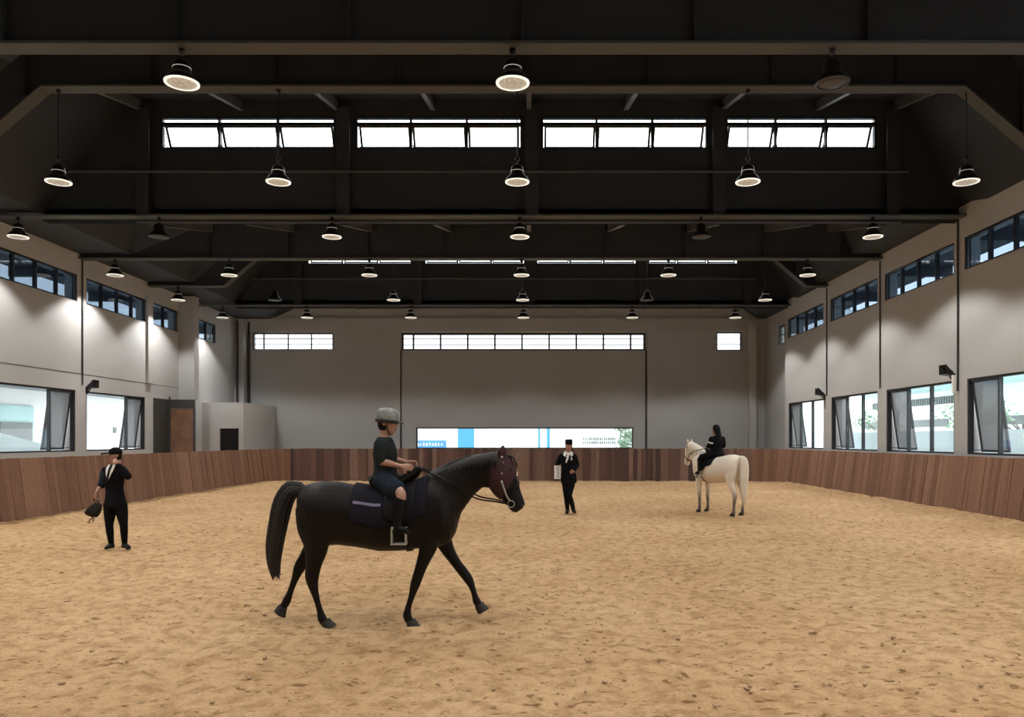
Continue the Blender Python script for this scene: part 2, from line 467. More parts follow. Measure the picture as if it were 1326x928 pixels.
# pilaster + column on the left wall
trim(8, MB().box(XL, XL + .10, 27.7, 28.05, 3.8, 6.9), M['wallside'], 'pale pilaster on the left wall between two high windows')
trim(9, MB().box(XL, XL + .62, 30.3, 30.72, 3.34, 7.4), M['wall'], 'grey column standing proud of the left wall above the door')
for k, (x, y) in enumerate(((XL + .04, 19.55), (XL + .04, 23.72))):
    trim(11 + k, MB().tube([(x, y, 3.45), (x, y, 7.3)], .022, sub=1), M['pipe'], 'thin dark pipe on the left wall, ' + ('out of frame', 'above the left wall speaker')[k])
trim(10, MB().box(XL, XL + .008, YN, 30.3, 3.785, 3.80), M['girder'], 'fine horizontal panel joint along the left wall')
for k, y in enumerate((15.25, 19.4, 23.7, 27.95)):
    z0 = 3.0 if k == 1 else 3.35
    trim(13 + k, MB().tube([(XR - .03, y, z0), (XR - .03, y, 7.25)], .022, sub=1), M['pipe'], 'thin dark pipe on the right wall, ' +
        ('out of frame', 'nearest the viewer beside a speaker', 'between second and third low windows', 'between third and farthest low windows')[k])
MB().box(XR - .16, XR - .09, 19.37, 19.45, 2.95, 3.40).build('conduit_box', M['outwhite'], label='small white conduit box under the nearest right wall speaker', cat='conduit')  # white conduit box on the cable run, holds no socket

# door on the left wall
d = MB()
d.box(XL - .06, XL - .01, 28.25, 29.52, 0, 3.30)
dg = d.build('door_1', M['doorgrey'], label='dark grey door sheet in the left wall, behind the boards', cat='door', kind='structure')
MB().boxf(lambda a, b, c: V((XL + a, 29.55 + b, c)), 0, .9, 0, .06, .02, 2.95).build('door_2', M['doorwood'], label='tall brown timber door leaf standing open against the left wall', cat='door', kind='structure')
o = bpy.data.objects['door_2']
fr = MB(); fr.box(XL + .0, XL + .95, 29.53, 29.63, 2.96, 3.3); fr.box(XL + .9, XL + .96, 29.53, 29.63, 0, 2.96); fr.box(XL - .02, XL + .04, 29.50, 29.54, 0, 3.42)
fr.build('door_frame', M['doorgrey'], o)
MB().tube([(XL + .2, 29.53, 1.55), (XL + .2, 29.49, 1.55), (XL + .2, 29.49, 1.75), (XL + .2, 29.53, 1.75)], .012, sub=2).build('handle', M['chrome'], o)

# lobby box in the left rear corner
bx = empty('lobby_box', (XL, 32.45, 0), label='white lobby box in the left rear corner with dark doorway', cat='lobby', kind='structure')
mb = MB()
wfx = -12.0 - XL
def addw(x0, x1, z0, z1): mb.box(x0, x1, 0, .15, z0, z1)
addw(0, .75, 0, 3.33); addw(1.55, wfx, 0, 3.33); addw(.75, 1.55, 2.24, 3.33)
mb.box(wfx - .15, wfx, .15, YB - 32.45, 0, 3.33); mb.box(0, wfx - .15, .15, YB - 32.45, 3.2, 3.325)
mb.build('shell', M['boxwall'], bx)
MB().box(.76, 1.54, .10, .14, 0, 2.23).build('doorway_panel', M['black'], bx)

# ------------------------------------------------------------------ roof
ZL = 7.45; RISE = 2.85; PER = 12.8
def ceil_z(y):
    z0 = 6.6 + PER * math.floor((y - 6.6) / PER)
    return ZL + RISE * (y - z0) / PER
CX = [(-14.1, 0), (-12.2, 0), (-9.9, 1), (9.4, 1), (10.95, 0), (11.6, 0)]
def prof(y, z):  return [V((x, y, ZL + (z - ZL) * k)) for x, k in CX]
mb = MB()
segs = [(-6.2, 6.6), (6.6, 19.4), (19.4, 32.2), (32.2, 36.9)]
for (y0, y1) in segs:
    z0, z1 = (ZL if y0 > -6 else ZL), ZL + RISE * ((y1 - y0) / PER)
    A, B = prof(y0, ZL), prof(y1, z1)
    for k in range(5):
        mb.quad(A[k], A[k + 1], B[k + 1], B[k])
    up = V((0, 0, .12))
    for k in range(5):
        mb.quad(A[k] + up, B[k] + up, B[k + 1] + up, A[k + 1] + up)
    for R in (A, B):
        for k in range(5): mb.quad(R[k], R[k] + up, R[k + 1] + up, R[k + 1])
    for k in (0, 5): mb.quad(A[k], B[k], B[k] + up, A[k] + up)
mb.build('ceiling', M['roof'], label='dark charcoal sloping ceiling of the hall', cat='ceiling', kind='structure', recalc=True)

CLX = [(-9.27, -4.86), (-4.38, -.16), (.30, 4.51), (4.94, 8.75)]
for j, y in enumerate((6.6, 19.4, 32.2)):
    zt = ZL + RISE
    z0w, z1w = 9.08, 9.92
    holes = [(a, b, z0w, z1w) for a, b in CLX] if j else []
    nm = ['out of frame', 'near', 'far'][j]
    ww = wall_holes('wall_clerestory_' + ('hidden', 'near', 'far')[j], (0, y, 0), EX, EY, (-9.9, 9.4), (7.25, zt), holes, .15, M['rooflite'], 'dark upright roof wall holding the %s row of high windows' % nm)
    mb = MB()
    for (xa, xb) in ((-9.9, -12.2), (9.4, 10.95)):
        for t in (0, .15):
            mb.quad(V((xa, y + t, 7.25)), V((xb, y + t, 7.25)), V((xb, y + t, ZL)), V((xa, y + t, zt)))
        mb.quad(V((xa, y, zt)), V((xb, y, ZL)), V((xb, y + .15, ZL)), V((xa, y + .15, zt)))
    mb.build('wall_cheek_' + ('hidden', 'near', 'far')[j], M['roof'], label='dark triangular cheeks at both ends of the %s roof wall' % nm, cat='wall', kind='structure')
    if not j: continue
    place = ['leftmost', 'second from left', 'third from left', 'rightmost']
    for i, (a, b) in enumerate(CLX):
        w3 = (b - a) / 3
        mul = [a + w3, a + 2 * w3]
        ed = [a + .06] + mul + [b - .06]
        window((0, y, 0), EX, EY, a, b, z0w, z1w, 'roof window with three tilted vents, %s in the %s high row' % (place[i], nm),
               mullions=mul, multi=[(ed[k], ed[k + 1]) for k in range(3)], tilt=math.radians(30), strip=.10, fr=.06)
    for i, x in enumerate((-9.6, -4.62, .07, 4.73, 9.05)):
        mb = MB(); mb.box(x - .16, x + .16, y - .05, y - .02, 7.3, zt - .05); mb.box(x - .03, x + .03, y - .2, y - .05, 7.3, zt - .25); mb.box(x - .16, x + .16, y - .23, y - .2, 7.3, zt - .25)
        mb.build('roof_post', M['web'], label='dark steel post %s against the %s roof wall' % (['at the left end', 'left of middle', 'in the middle', 'right of middle', 'at the right end'][i], nm), cat='post', kind='structure')
    mb = MB(); mb.tube([(-11.5, y - .26, 8.42), (9.4, y - .26, 8.42)], .035, sub=1)
    mb.build('roof_rail', M['girder'], label='thin horizontal rail across the %s roof wall' % nm, cat='rail', kind='structure')

JX = [-9.7, -7.2, -4.8, -2.4, 0, 2.42, 4.84, 7.22, 9.15]
jn = ['leftmost', 'second', 'third', 'fourth', 'middle', 'sixth', 'seventh', 'eighth', 'rightmost']
for j, (y0, y1) in enumerate(((15.12, 19.35), (19.75, 32.15), (32.6, 36.3))):
    for i, x in enumerate(JX):
        mb = MB()
        z = lambda y: ceil_z(y if y < 32.2 else y) if j < 2 else ZL + RISE * (y - 32.2) / PER
        f = lambda a, b, c: V((x + a, b, z(b) - .01 + c))
        mb.boxf(f, -.015, .015, y0, y1, -.24, 0); mb.boxf(f, -.06, .06, y0, y1, -.26, -.24)
        mb.build('roof_joist', M['joist'], label='sloping roof joist, %s from the left, under the %s roof bay' % (jn[i], ['near', 'middle', 'far'][j]), cat='joist', kind='structure')

# girders: straight chords and portal frames with haunches
gname = {6.6: 'out of frame', 10.9: 'nearest', 15.1: 'haunched near', 19.4: 'third', 23.7: 'fourth', 27.95: 'haunched far', 32.4: 'sixth'}
for y in GRID:
    haunch = y in (15.1, 27.95)
    if haunch: prf = [(-13.75, 7.3), (-11.0, 7.3), (-9.45, 8.62), (8.45, 8.62), (10.0, 7.3), (10.8, 7.3)]
    else: prf = [(-13.75, 7.3), (10.8, 7.3)]
    yy = y - .2 if y in (19.4,) else (y - .15 if y == 32.4 else y)
    if y == 32.4: yy = 32.0
    g = empty('roof_girder', (0, yy, 0), label='dark steel roof girder, %s one counted from the viewer' % gname[y], cat='girder', kind='structure')
    mb = MB(); n = len(prf)
    hw, th = .16, .04
    dirs = []
    for i in range(n):
        a = V((prf[max(i - 1, 0)][0], 0, prf[max(i - 1, 0)][1])); b = V((prf[min(i + 1, n - 1)][0], 0, prf[min(i + 1, n - 1)][1]))
        t = (b - a).normalized(); dirs.append(V((-t.z, 0, t.x)))
    for i in range(n - 1):
        p, q = V((prf[i][0], 0, prf[i][1])), V((prf[i + 1][0], 0, prf[i + 1][1]))
        for (aa, bb, cc, dd) in ((p - EY * hw, q - EY * hw, q + EY * hw, p + EY * hw),):
            mb.quad(aa, bb, cc, dd)
            u1, u2 = dirs[i] * th, dirs[i + 1] * th
            mb.quad(aa + u1, bb + u2, cc + u2, dd + u1)
            mb.quad(aa, bb, bb + u2, aa + u1); mb.quad(dd, cc, cc + u2, dd + u1)
    mb.build('bottom_flange', M['girder'], g)
    if y in (6.6, 10.9, 15.1, 23.7, 27.95):
        zc = ceil_z(y) - .02
        pr = sorted({-12.2, -9.9, 9.4, 10.7} | {p[0] for p in prf})
        def low(x):
            for i in range(n - 1):
                if prf[i][0] <= x <= prf[i + 1][0]:
                    t = (x - prf[i][0]) / (prf[i + 1][0] - prf[i][0]); return prf[i][1] + t * (prf[i + 1][1] - prf[i][1])
        def hi(x):
            k = max(0, min(1, (x + 12.2) / 2.3, (10.95 - x) / 1.55)); return ZL + (zc - ZL) * k
        mb = MB()
        for a, b in zip(pr[:-1], pr[1:]):
            for t in (-.015, .015):
                mb.quad(V((a, t, low(a) + .02)), V((b, t, low(b) + .02)), V((b, t, max(hi(b), low(b) + .03))), V((a, t, max(hi(a), low(a) + .03))))
        mb.build('web', M['web'], g)
        st = MB()
        for x in [-12.2 + 2.42 * k for k in range(10)]:
            if hi(x) > low(x) + .25: st.box(x - .01, x + .01, -.13, .13, low(x) + .05, hi(x) - .03)
        st.build('stiffener', M['web'], g)

# ------------------------------------------------------------------ timber boards round the arena
def board_wall(name, pts, outs, material, label, seed, zt=1.38):
    rnd = random.Random(seed)
    mb = MB()
    for i in range(len(pts) - 1):
        p, q = V((*pts[i], 0)), V((*pts[i + 1], 0))
        po, qo = V((*outs[i], 0)), V((*outs[i + 1], 0))
        L = (q - p).length; s = 0.0
        while s < L - .005:
            w = rnd.choice((.10, .14, .18, .22, .28, .34)); e = min(s + w, L)
            if L - e < .08: e = L
            t0, t1 = (s + .003) / L, (e - .003) / L
            dz = rnd.uniform(-.007, .007); dt = rnd.uniform(0, .018); tw = rnd.uniform(-.025, .025) / L
            def f(a, b, c):
                t = t0 + (t1 - t0) * a + (tw * (b - .5))
                base = p.lerp(q, t); out = po.lerp(qo, t)
                pos = base + out * b * .24 + out * (dt + c)
                pos.z = -.12 + (zt + .12 + dz) * b
                return pos
            mb.boxf(f, 0, 1, 0, 1, 0, .035)
            s = e
        bk = lambda a, b, c: p.lerp(q, a) + po.lerp(qo, a) * (.07 + c + .24 * b) + V((0, 0, -.1 + (zt + .06) * b))
        mb.boxf(bk, 0, 1, 0, 1, 0, .03)
    return mb.build(name, material, label=label, cat='timber boards', kind='structure')
o1, o2, o3 = (1, 0), (.45, .9), (0, 1)
board_wall('wall_boards_right', [(10.3, YN), (10.3, 31.0), (9.55, 33.2)], [(1, 0), (.97, .25), (.3, .95)], M['plank'], 'brown timber kicking boards along the right side of the arena', 3)
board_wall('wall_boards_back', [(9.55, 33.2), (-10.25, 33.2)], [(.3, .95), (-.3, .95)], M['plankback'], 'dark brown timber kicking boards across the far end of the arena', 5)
board_wall('wall_boards_left', [(-10.25, 33.2), (-10.75, 31.6), (-10.75, YN)], [(-.3, .95), (-.97, .25), (-1, 0)], M['plank'], 'brown timber kicking boards along the left side of the arena', 8)
# ------------------------------------------------------------------ lamps
LX = [-12.7, -9.2, -4.9, -.23, 4.28, 8.55]
RZ = 6.82
LAMP_W = 430.0
def make_lamp(kind):
    on = kind == 'on'
    root = empty('hall_lamp', (0, 0, RZ))
    sh = MB().lathe([(.242, 0), (.243, .012), (.232, .035), (.195, .085), (.150, .125), (.128, .155), (.122, .25), (.105, .30), (.05, .335), (.022, .35)], cap=False)
    bm = sh.bm
    sh.lathe([(.238, .004), (.226, .036), (.190, .083), (.146, .122), (.12, .15), (.02, .2)], cap=False)
    sh.build('lamp_shade', M['lampblack'], root, smooth=True)
    rim = MB().lathe([(.238, .0), (.236, -.010), (.206, -.014), (.202, .0), (.236, .012)], cap=False)
    rim.build('lamp_rim', M['reflector'] if on else M['lampoff'], root, smooth=True)
    MB().lathe([(.203, .004), (.201, -.008), (.15, -.018), (.07, -.026), (.001, -.028)], cap=True).build('lamp_glass', M['lens'] if on else M['lampoff'], root, smooth=True)
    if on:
        MB().lathe([(.122, .200), (.1285, .200), (.1285, .209), (.122, .209)]).build('highlight_ring', M['highlight'], root, smooth=True)  # glowing band painted on as the bell's highlight, no real opening
    return root
protos = {'on': make_lamp('on'), 'off': make_lamp('off')}
used = set()
cordm = M['black']
def copy_tree(o, parent=None):
    c = o.copy(); C.objects.link(c)
    if parent is not None: c.parent = parent
    for ch in list(o.children):
        copy_tree(ch, c)
    return c
def place_lamp(x, y, kind, top, label, group, mod=0):
    if kind not in used:
        r = protos[kind]; used.add(kind)
    else:
        r = copy_tree(protos[kind])
        for ch in list(r.children):
            if ch.name.startswith('stem'): bpy.data.objects.remove(ch)
    r.location = (x, y, RZ)
    tag(r, label, 'lamp', group)
    st = MB(); st.tube([(0, 0, .33), (0, 0, top - RZ - .09)], .012, sub=1)
    st.build('stem', cordm, r)
    mt = MB(); mt.lathe([(.001, top - RZ - .0), (.045, top - RZ - .0), (.045, top - RZ - .05), (.018, top - RZ - .09), (.001, top - RZ - .09)])
    mt.build('ceiling_hook', cordm, r)
    # hook and painted highlight ring near the top of the bell
    return r
def spot(x, y, w=LAMP_W, parent=None):
    L = bpy.data.lights.new('lamp_light', 'SPOT'); L.energy = w; L.spot_size = math.radians(124); L.spot_blend = .30; L.shadow_soft_size = .14
    L.color = (1.0, .97, .92)
    o = bpy.data.objects.new('lamp_light', L); C.objects.link(o); o.location = (x, y, RZ - .06)
    return o
rows = [(10.9, 7.3, 'first', [2, 3, 4], [4]), (15.1, 8.62, 'second', [1, 2, 3, 4, 5], []), (19.2, 7.3, 'third', [0, 1, 2, 3, 4, 5], [1, 4]),
        (23.7, 7.3, 'fourth', [0, 1, 2, 3, 4, 5], []), (27.95, 8.62, 'fifth', [0, 1, 2, 3, 4, 5], [1, 4]), (32.0, 7.3, 'sixth', [0, 1, 2, 3, 4, 5], [])]
nth = ['leftmost', 'second from left', 'third from left', 'fourth from left', 'fifth from left', 'rightmost']
for (y, top, rn, idx, off) in rows:
    for q, i in enumerate(idx):
        kind = 'off' if i in off else 'on'
        place = nth[q] if q < len(idx) - 1 else 'rightmost'
        tp = 7.3 if (top > 8 and i == 0) else top
        lab = '%s black bell-shaped lamp, %s in the %s lamp row from the viewer' % ('glowing' if kind == 'on' else 'unlit', place, rn)
        place_lamp(LX[i], y, kind, tp, lab, 'bell lamps under the roof')
        if kind == 'on': spot(LX[i], y, LAMP_W * (1.35 if i in (0, 5) else .92))
# the same rows go on above and behind the viewer (outside the picture)
for (y, idx) in ((10.9, [0, 1, 5]), (15.1, [0]), (6.6, [0, 1, 2, 3, 4, 5]), (2.35, [0, 1, 2, 3, 4, 5]), (-1.9, [0, 1, 2, 3, 4, 5])):
    for i in idx:
        place_lamp(LX[i], y, 'on', 7.3 if y > 5 else ceil_z(y) if y < 5 and 0 < i < 5 else 7.45, 'glowing black bell-shaped lamp of the rows above the viewer', 'bell lamps outside the picture')
        spot(LX[i], y, LAMP_W * (1.35 if i in (0, 5) else .88))

# ------------------------------------------------------------------ wall speakers
def speaker(x, y, z, sgn, label):
    r = empty('wall_speaker', (x, y, z), label=label, cat='speaker', group='horn speakers on the walls')
    f = lambda a, b, c: V((-sgn * a, b, c))
    mb = MB()
    # wedge-shaped horn: small back, wide mouth looking into the hall and down
    def sec(a, w, h, dz): return [f(a, -w, dz - h), f(a, w, dz - h), f(a, w, dz + h), f(a, -w, dz + h)]
    S = [sec(.05, .06, .06, -.10), sec(.14, .09, .08, -.07), sec(.27, .15, .12, .0), sec(.30, .16, .125, .005)]
    vs = [[mb.bm.verts.new(p) for p in s] for s in S]
    for i in range(3):
        for k in range(4): mb.bm.faces.new((vs[i][k], vs[i][(k + 1) % 4], vs[i + 1][(k + 1) % 4], vs[i + 1][k]))
    mb.bm.faces.new(vs[0])
    S2 = [sec(.30, .145, .11, .005), sec(.2, .08, .06, -.04)]
    v2 = [[mb.bm.verts.new(p) for p in s] for s in S2]
    for k in range(4):
        mb.bm.faces.new((vs[3][k], vs[3][(k + 1) % 4], v2[0][(k + 1) % 4], v2[0][k]))
        mb.bm.faces.new((v2[0][k], v2[0][(k + 1) % 4], v2[1][(k + 1) % 4], v2[1][k]))
    mb.bm.faces.new(v2[1])
    mb.build('horn', M['black'], r)
    b = MB(); b.tube([f(.0, 0, -.22), f(.08, 0, -.22), f(.12, 0, -.10)], .02, sub=2); b.boxf(f, 0, .03, -.05, .05, -.30, -.08)
    b.build('bracket', M['black'], r)
speaker(XR, 19.62, 3.55, 1, 'black horn speaker on the right wall above the nearest low windows')
speaker(XR, 28.2, 3.52, 1, 'black horn speaker on the right wall, small and far')
speaker(XL, 24.0, 3.50, -1, 'black horn speaker on the left wall between two low windows')

# thin pole standing at the far boards
pl = empty('marker_pole', (5.02, 32.9, .03), label='thin dark pole on a floor bar at the far boards', cat='pole')
MB().tube([(0, 0, .0), (0, 0, 2.6)], .018, sub=1).build('pole', M['pipe'], pl)
MB().box(-.80, .03, -.02, .02, .0, .035).build('floor_bar', M['pipe'], pl)

# ------------------------------------------------------------------ outside
g = MB(); g.box(-60, 60, -30, 90, -.35, -.25)
g.build('ground_outside', M['paving'], label='pale paving outside the hall windows', cat='paving', kind='structure')
def building(name, loc, label):
    return empty(name, loc, label=label, cat='building')
# behind the end wall
b = building('end_building', (0, 46, 0), 'white building seen through the long low end window, blue panels')
s = .046
def bx2(mb, p0, p1, q0, q1, y0=-.06, y1=0.0):
    a, c = W(p0, q1, 46), W(p1, q0, 46)
    mb.box(a.x, c.x, y0, y1, a.z, c.z)
MB().box(-17, 20, 0, 3, -.3, 9.5).build('facade', M['outwhite'], b)
mb = MB(); bx2(mb, 593, 614, 540, 600); mb.build('wall_panel', M['outblue'], b)
mb = MB(); bx2(mb, 697, 699.5, 540, 600); bx2(mb, 708, 712, 540, 600); mb.build('stripe', M['outdeep'] if False else M['outblue'], b)
mb = MB(); bx2(mb, 699.5, 708, 540, 600); mb.build('pale_stripe', M['outpale'], b)
mb = MB(); bx2(mb, 536, 578, 570, 600, -.3, 0); mb.build('low_blue_panel', M['outdeep'], b)
mb = MB()
rr = random.Random(2)
for k in range(9):
    p = 541 + k * 3.9
    mb2 = bx2(mb, p, p + rr.uniform(1.0, 2.2), 572.5 + rr.uniform(0, 1.5), 577.5 - rr.uniform(0, 1.5), -.34, -.30)
mb.build('panel_marks', M['outwhite'], b)  # plain white marks standing for lettering on the blue panel
mb = MB()
for k in range(16):
    p = 755 + k * 2.7
    for (q0, q1) in ((566.3, 569.6), (571.5, 574.6)):
        bx2(mb, p, p + rr.uniform(.7, 1.6), q0, q1)
mb.build('louvre', M['outgrey'], b)
# high roofs with railings seen through the top strip of the end wall
mb = MB()
for k in range(19): mb.box(-17 + k * 2, -16.9 + k * 2, -.1, 0, 9.5, 10.2)
mb.box(-17, 20, -.1, 0, 10.15, 10.25); mb.build('railing', M['outgrey'], b)

def leaf_cluster(mb, c, r, n, size, rnd):
    for _ in range(n):
        d = V((rnd.gauss(0, 1), rnd.gauss(0, 1), rnd.gauss(0, .8)))
        d = d.normalized() * r * rnd.random() ** .4
        p = c + d
        a = V((rnd.gauss(0, 1), rnd.gauss(0, 1), rnd.gauss(0, 1))).normalized(); q = a.orthogonal().normalized()
        l = size * rnd.uniform(.6, 1.2)
        mb.quad(p, p + a * l * .5 + q * l * .28, p + a * l, p + a * l * .5 - q * l * .28)
def tree(loc, h, r, n, label, seed, bare=False):
    rnd = random.Random(seed)
    t = empty('outside_tree', loc, label=label, cat='tree', group='trees outside the windows')
    tr = MB(); lv = MB()
    top = V((rnd.uniform(-.2, .2), rnd.uniform(-.2, .2), h * .6))
    tr.limb([(V((0, 0, -.3)), .11, .11), (top * .5 + V((.05, 0, 0)), .08, .08), (top, .05, .05)], n=8)
    for k in range(9):
        a = rnd.uniform(0, 6.28); s0 = top * rnd.uniform(.55, 1.0)
        e = s0 + V((math.cos(a), math.sin(a), rnd.uniform(.5, 1.2))) * r * rnd.uniform(.6, 1)
        tr.limb([(s0, .035, .035), ((s0 + e) / 2 + V((0, 0, .1)), .025, .025), (e, .008, .008)], n=6, sub=2)
        leaf_cluster(lv, e, r * .42, n, .22, rnd)
    tr.build('trunk', M['bark'], t); lv.build('foliage', M['leaf'], t, recalc=False)
tree((5.9, 43.5, 0), 2.4, 1.0, 120, 'round green shrub outside the right end of the long low window', 5)
# right side
b = building('side_building', (25, 0, 0), 'white building across the yard outside the right-hand windows')
MB().box(0, 4, -5, 75, -.3, 11).build('facade', M['outwhite'], b)
MB().box(-3.2, 0, -5, 75, 4.7, 5.3).build('canopy', M['outteal'], b)
mb = MB()
for k in range(40): mb.box(-.08, 0, 45 + k * .28, 45.15 + k * .28, 3.9, 4.35)
mb.build('louvre', M['outgrey'], b)
mb = MB()
for y0 in (30, 38, 46, 54, 62): mb.box(-.08, 0, y0, y0 + 4.6, 2.55, 3.0)
mb.build('ribbon_window', M['outgrey'], b)
pw_ = MB(); pw_.box(14.2, 14.4, -5, 45, -.3, 2.08)
pw_.build('garden_parapet', M['outpale'], label='pale blue low wall outside the right-hand windows', cat='low wall')
for k, (x, y, hh) in enumerate(((17.5, 27.5, 3.9), (19.0, 33.6, 4.2), (17.0, 22.6, 3.8), (20, 44, 4.6))):
    tree((x, y, 0), hh, 1.25, 32, 'slender leafy tree outside the right wall, ' + ['behind the nearest low window', 'behind the second low window', 'nearest the viewer', 'far down the yard'][k], 20 + k)
# left side
b = building('yard_building', (-21.5, 0, 0), 'white building across the yard outside the left-hand windows')
MB().box(-4, 0, -5, 75, -.3, 10).build('facade', M['outwhite'], b)
mb = MB(); mb.box(0, .08, 31.0, 33.4, 1.0, 3.2); mb.build('shutter', M['outteal'], b)
mb = MB(); mb.box(.08, .16, 31.2, 33.2, 1.3, 2.5); mb.build('shutter_louvre', M['outgrey'], b)
mb = MB(); mb.box(0, .08, 36.6, 38.2, -.3, 3.0); mb.build('side_door', M['outpale'], b)
mb = MB(); mb.box(0, .07, 39.9, 40.15, 2.1, 2.4); mb.build('notice_plate', M['outgrey'], b)
MB().box(0, 1.0, -5, 75, 3.9, 4.1).build('cornice', M['outgrey'], b)
mb = MB()
mb.boxf(lambda a, q, c: V((-17.2 - a, 24.5 + q, c * (1 - .35 * q / 5) - .3)), 0, .1, 0, 5, 0, 2.4)
mb.build('garden_screen', M['outpale'], label='pale blue sloping screen outside the left edge window', cat='screen')
# eaves over both long sides
for x0, x1, nm in ((XR + .4, XR + 2.1, 'right'), (XL - 2.1, XL - .4, 'left')):
    e = MB(); e.box(x0, x1, YN, 37, 7.05, 7.25)
    for k in range(10): e.box(x0, x1, -2 + k * 4.25, -1.85 + k * 4.25, 6.75, 7.05)
    e.build('eaves', M['outdark'], label='dark outside eaves above the %s window band' % nm, cat='eaves', kind='structure')
# ------------------------------------------------------------------ living things: materials
M['skin'] = mat('skin', (.40, .215, .15), .5, var=.06, scale=12)
M['hair'] = mat('black_hair', (.004, .0035, .0035), .55, var=.2, scale=40, spec=.15)
M['eye'] = mat('dark_eye', (.01, .008, .007), .15)
M['lip'] = mat('lips', (.26, .10, .085), .5)
M['suit'] = mat('black_suit_cloth', (.0045, .0047, .0065), .85, var=.2, scale=20, bump=.2, spec=.12)
M['trouser'] = mat('black_trouser_cloth', (.004, .004, .0048), .85, var=.2, scale=20, spec=.12)
M['blueshirt'] = mat('dark_blue_sleeve', (.020, .035, .055), .8, spec=.12)
M['whitecloth'] = mat('white_cotton', (.75, .74, .72), .8, var=.05)
M['leather'] = mat('black_leather', (.006, .0055, .0055), .45, spec=.12)
M['teeshirt'] = mat('dark_slate_tee', (.016, .021, .021), .85, var=.15, scale=15, spec=.12)
M['shorts'] = mat('dark_navy_shorts', (.013, .019, .030), .85, var=.15, scale=15, spec=.12)
M['helmetgrey'] = mat('grey_helmet_shell', (.20, .21, .20), .35, var=.25, scale=18)
M['bagcloth'] = mat('dark_bag_cloth', (.022, .019, .016), .85, spec=.12)
M['strap'] = mat('tan_strap', (.16, .10, .05), .7)
M['blackcoat'] = mat('black_horse_coat', (.0048, .0030, .0026), .5, var=.3, scale=3, spec=.20)
M['blackmane'] = mat('black_horse_hair', (.006, .005, .005), .5, var=.3, scale=30)
M['whitemane'] = mat('cream_horse_hair', (.72, .66, .56), .6, var=.08, scale=30)
M['hoof'] = mat('dark_hoof', (.014, .011, .010), .6)
M['palehoof'] = mat('pale_hoof', (.45, .42, .38), .5)
M['greyskin'] = mat('grey_muzzle_skin', (.10, .085, .08), .6)
M['mask'] = mat('burgundy_hood', (.034, .0065, .010), .8, var=.35, scale=22)
M['pad'] = mat('dark_violet_pad', (.010, .0095, .015), .85, var=.1, scale=15, spec=.12)
M['padtrim'] = mat('lavender_trim', (.14, .125, .21), .7)
M['greytack'] = mat('grey_metal_tack', (.42, .42, .40), .35, metal=.6)

def white_coat():
    m = bpy.data.materials.new('white_horse_coat'); m.use_nodes = True
    nt = m.node_tree; N = nt.nodes; L = nt.links
    b = N['Principled BSDF']; b.inputs['Roughness'].default_value = .6; b.inputs['Specular IOR Level'].default_value = .25
    tc = N.new('ShaderNodeTexCoord'); sp = N.new('ShaderNodeSeparateXYZ'); L.new(tc.outputs['Object'], sp.inputs[0])
    nz = N.new('ShaderNodeTexNoise'); nz.inputs['Scale'].default_value = 4; nz.inputs['Detail'].default_value = 4
    L.new(tc.outputs['Object'], nz.inputs['Vector'])
    ma = N.new('ShaderNodeMath'); ma.operation = 'MULTIPLY_ADD'; ma.inputs[1].default_value = .22
    L.new(nz.outputs['Fac'], ma.inputs[0]); L.new(sp.outputs['Z'], ma.inputs[2])
    r = N.new('ShaderNodeValToRGB')           # dark grey points on the lower legs of a grey horse
    r.color_ramp.elements[0].position = .40; r.color_ramp.elements[0].color = (.15, .13, .12, 1)
    r.color_ramp.elements[1].position = .68; r.color_ramp.elements[1].color = (.80, .73, .63, 1)
    L.new(ma.outputs[0], r.inputs['Fac']); L.new(r.outputs['Color'], b.inputs['Base Color'])
    return m
M['whitecoat'] = white_coat()

# ------------------------------------------------------------------ people
def hand(mb, wr, d, n, thumb, k=1.0, curl=.35):
    d = V(d).normalized(); n = V(n); n = (n - d * n.dot(d)).normalized(); s = n.cross(d) * thumb
    mb.limb([(wr - d * .02 * k, .017 * k, .026 * k), (wr + d * .03 * k, .016 * k, .037 * k), (wr + d * .085 * k, .013 * k, .041 * k)], side=s, n=12)
    for i, ln in enumerate((.070, .078, .073, .058)):
        p = wr + d * .088 * k + s * (.031 - .0205 * i) * k
        dirv = d.copy(); pts = [(p - d * .015 * k, .0095 * k, .0095 * k)]
        for q in range(3):
            dirv = (dirv * math.cos(curl) + n * math.sin(curl)).normalized()
            nn = (n - dirv * n.dot(dirv)).normalized()
            p = p + dirv * ln * k * (.42, .32, .26)[q]
            pts.append((p, (.0092, .0086, .0075)[q] * k, (.0092, .0086, .0075)[q] * k))
            n2 = nn
        mb.limb(pts, side=s, n=8, sub=2)
    p = wr + d * .022 * k + s * .030 * k
    t1 = (d * .6 + s * .75 + n * .25).normalized(); t2 = (d * .85 + s * .25 + n * .45).normalized()
    mb.limb([(p - s * .012 * k, .012 * k, .012 * k), (p + t1 * .035 * k, .0105 * k, .0105 * k), (p + t1 * .035 * k + t2 * .030 * k, .0085 * k, .0085 * k)], side=n, n=8, sub=2)

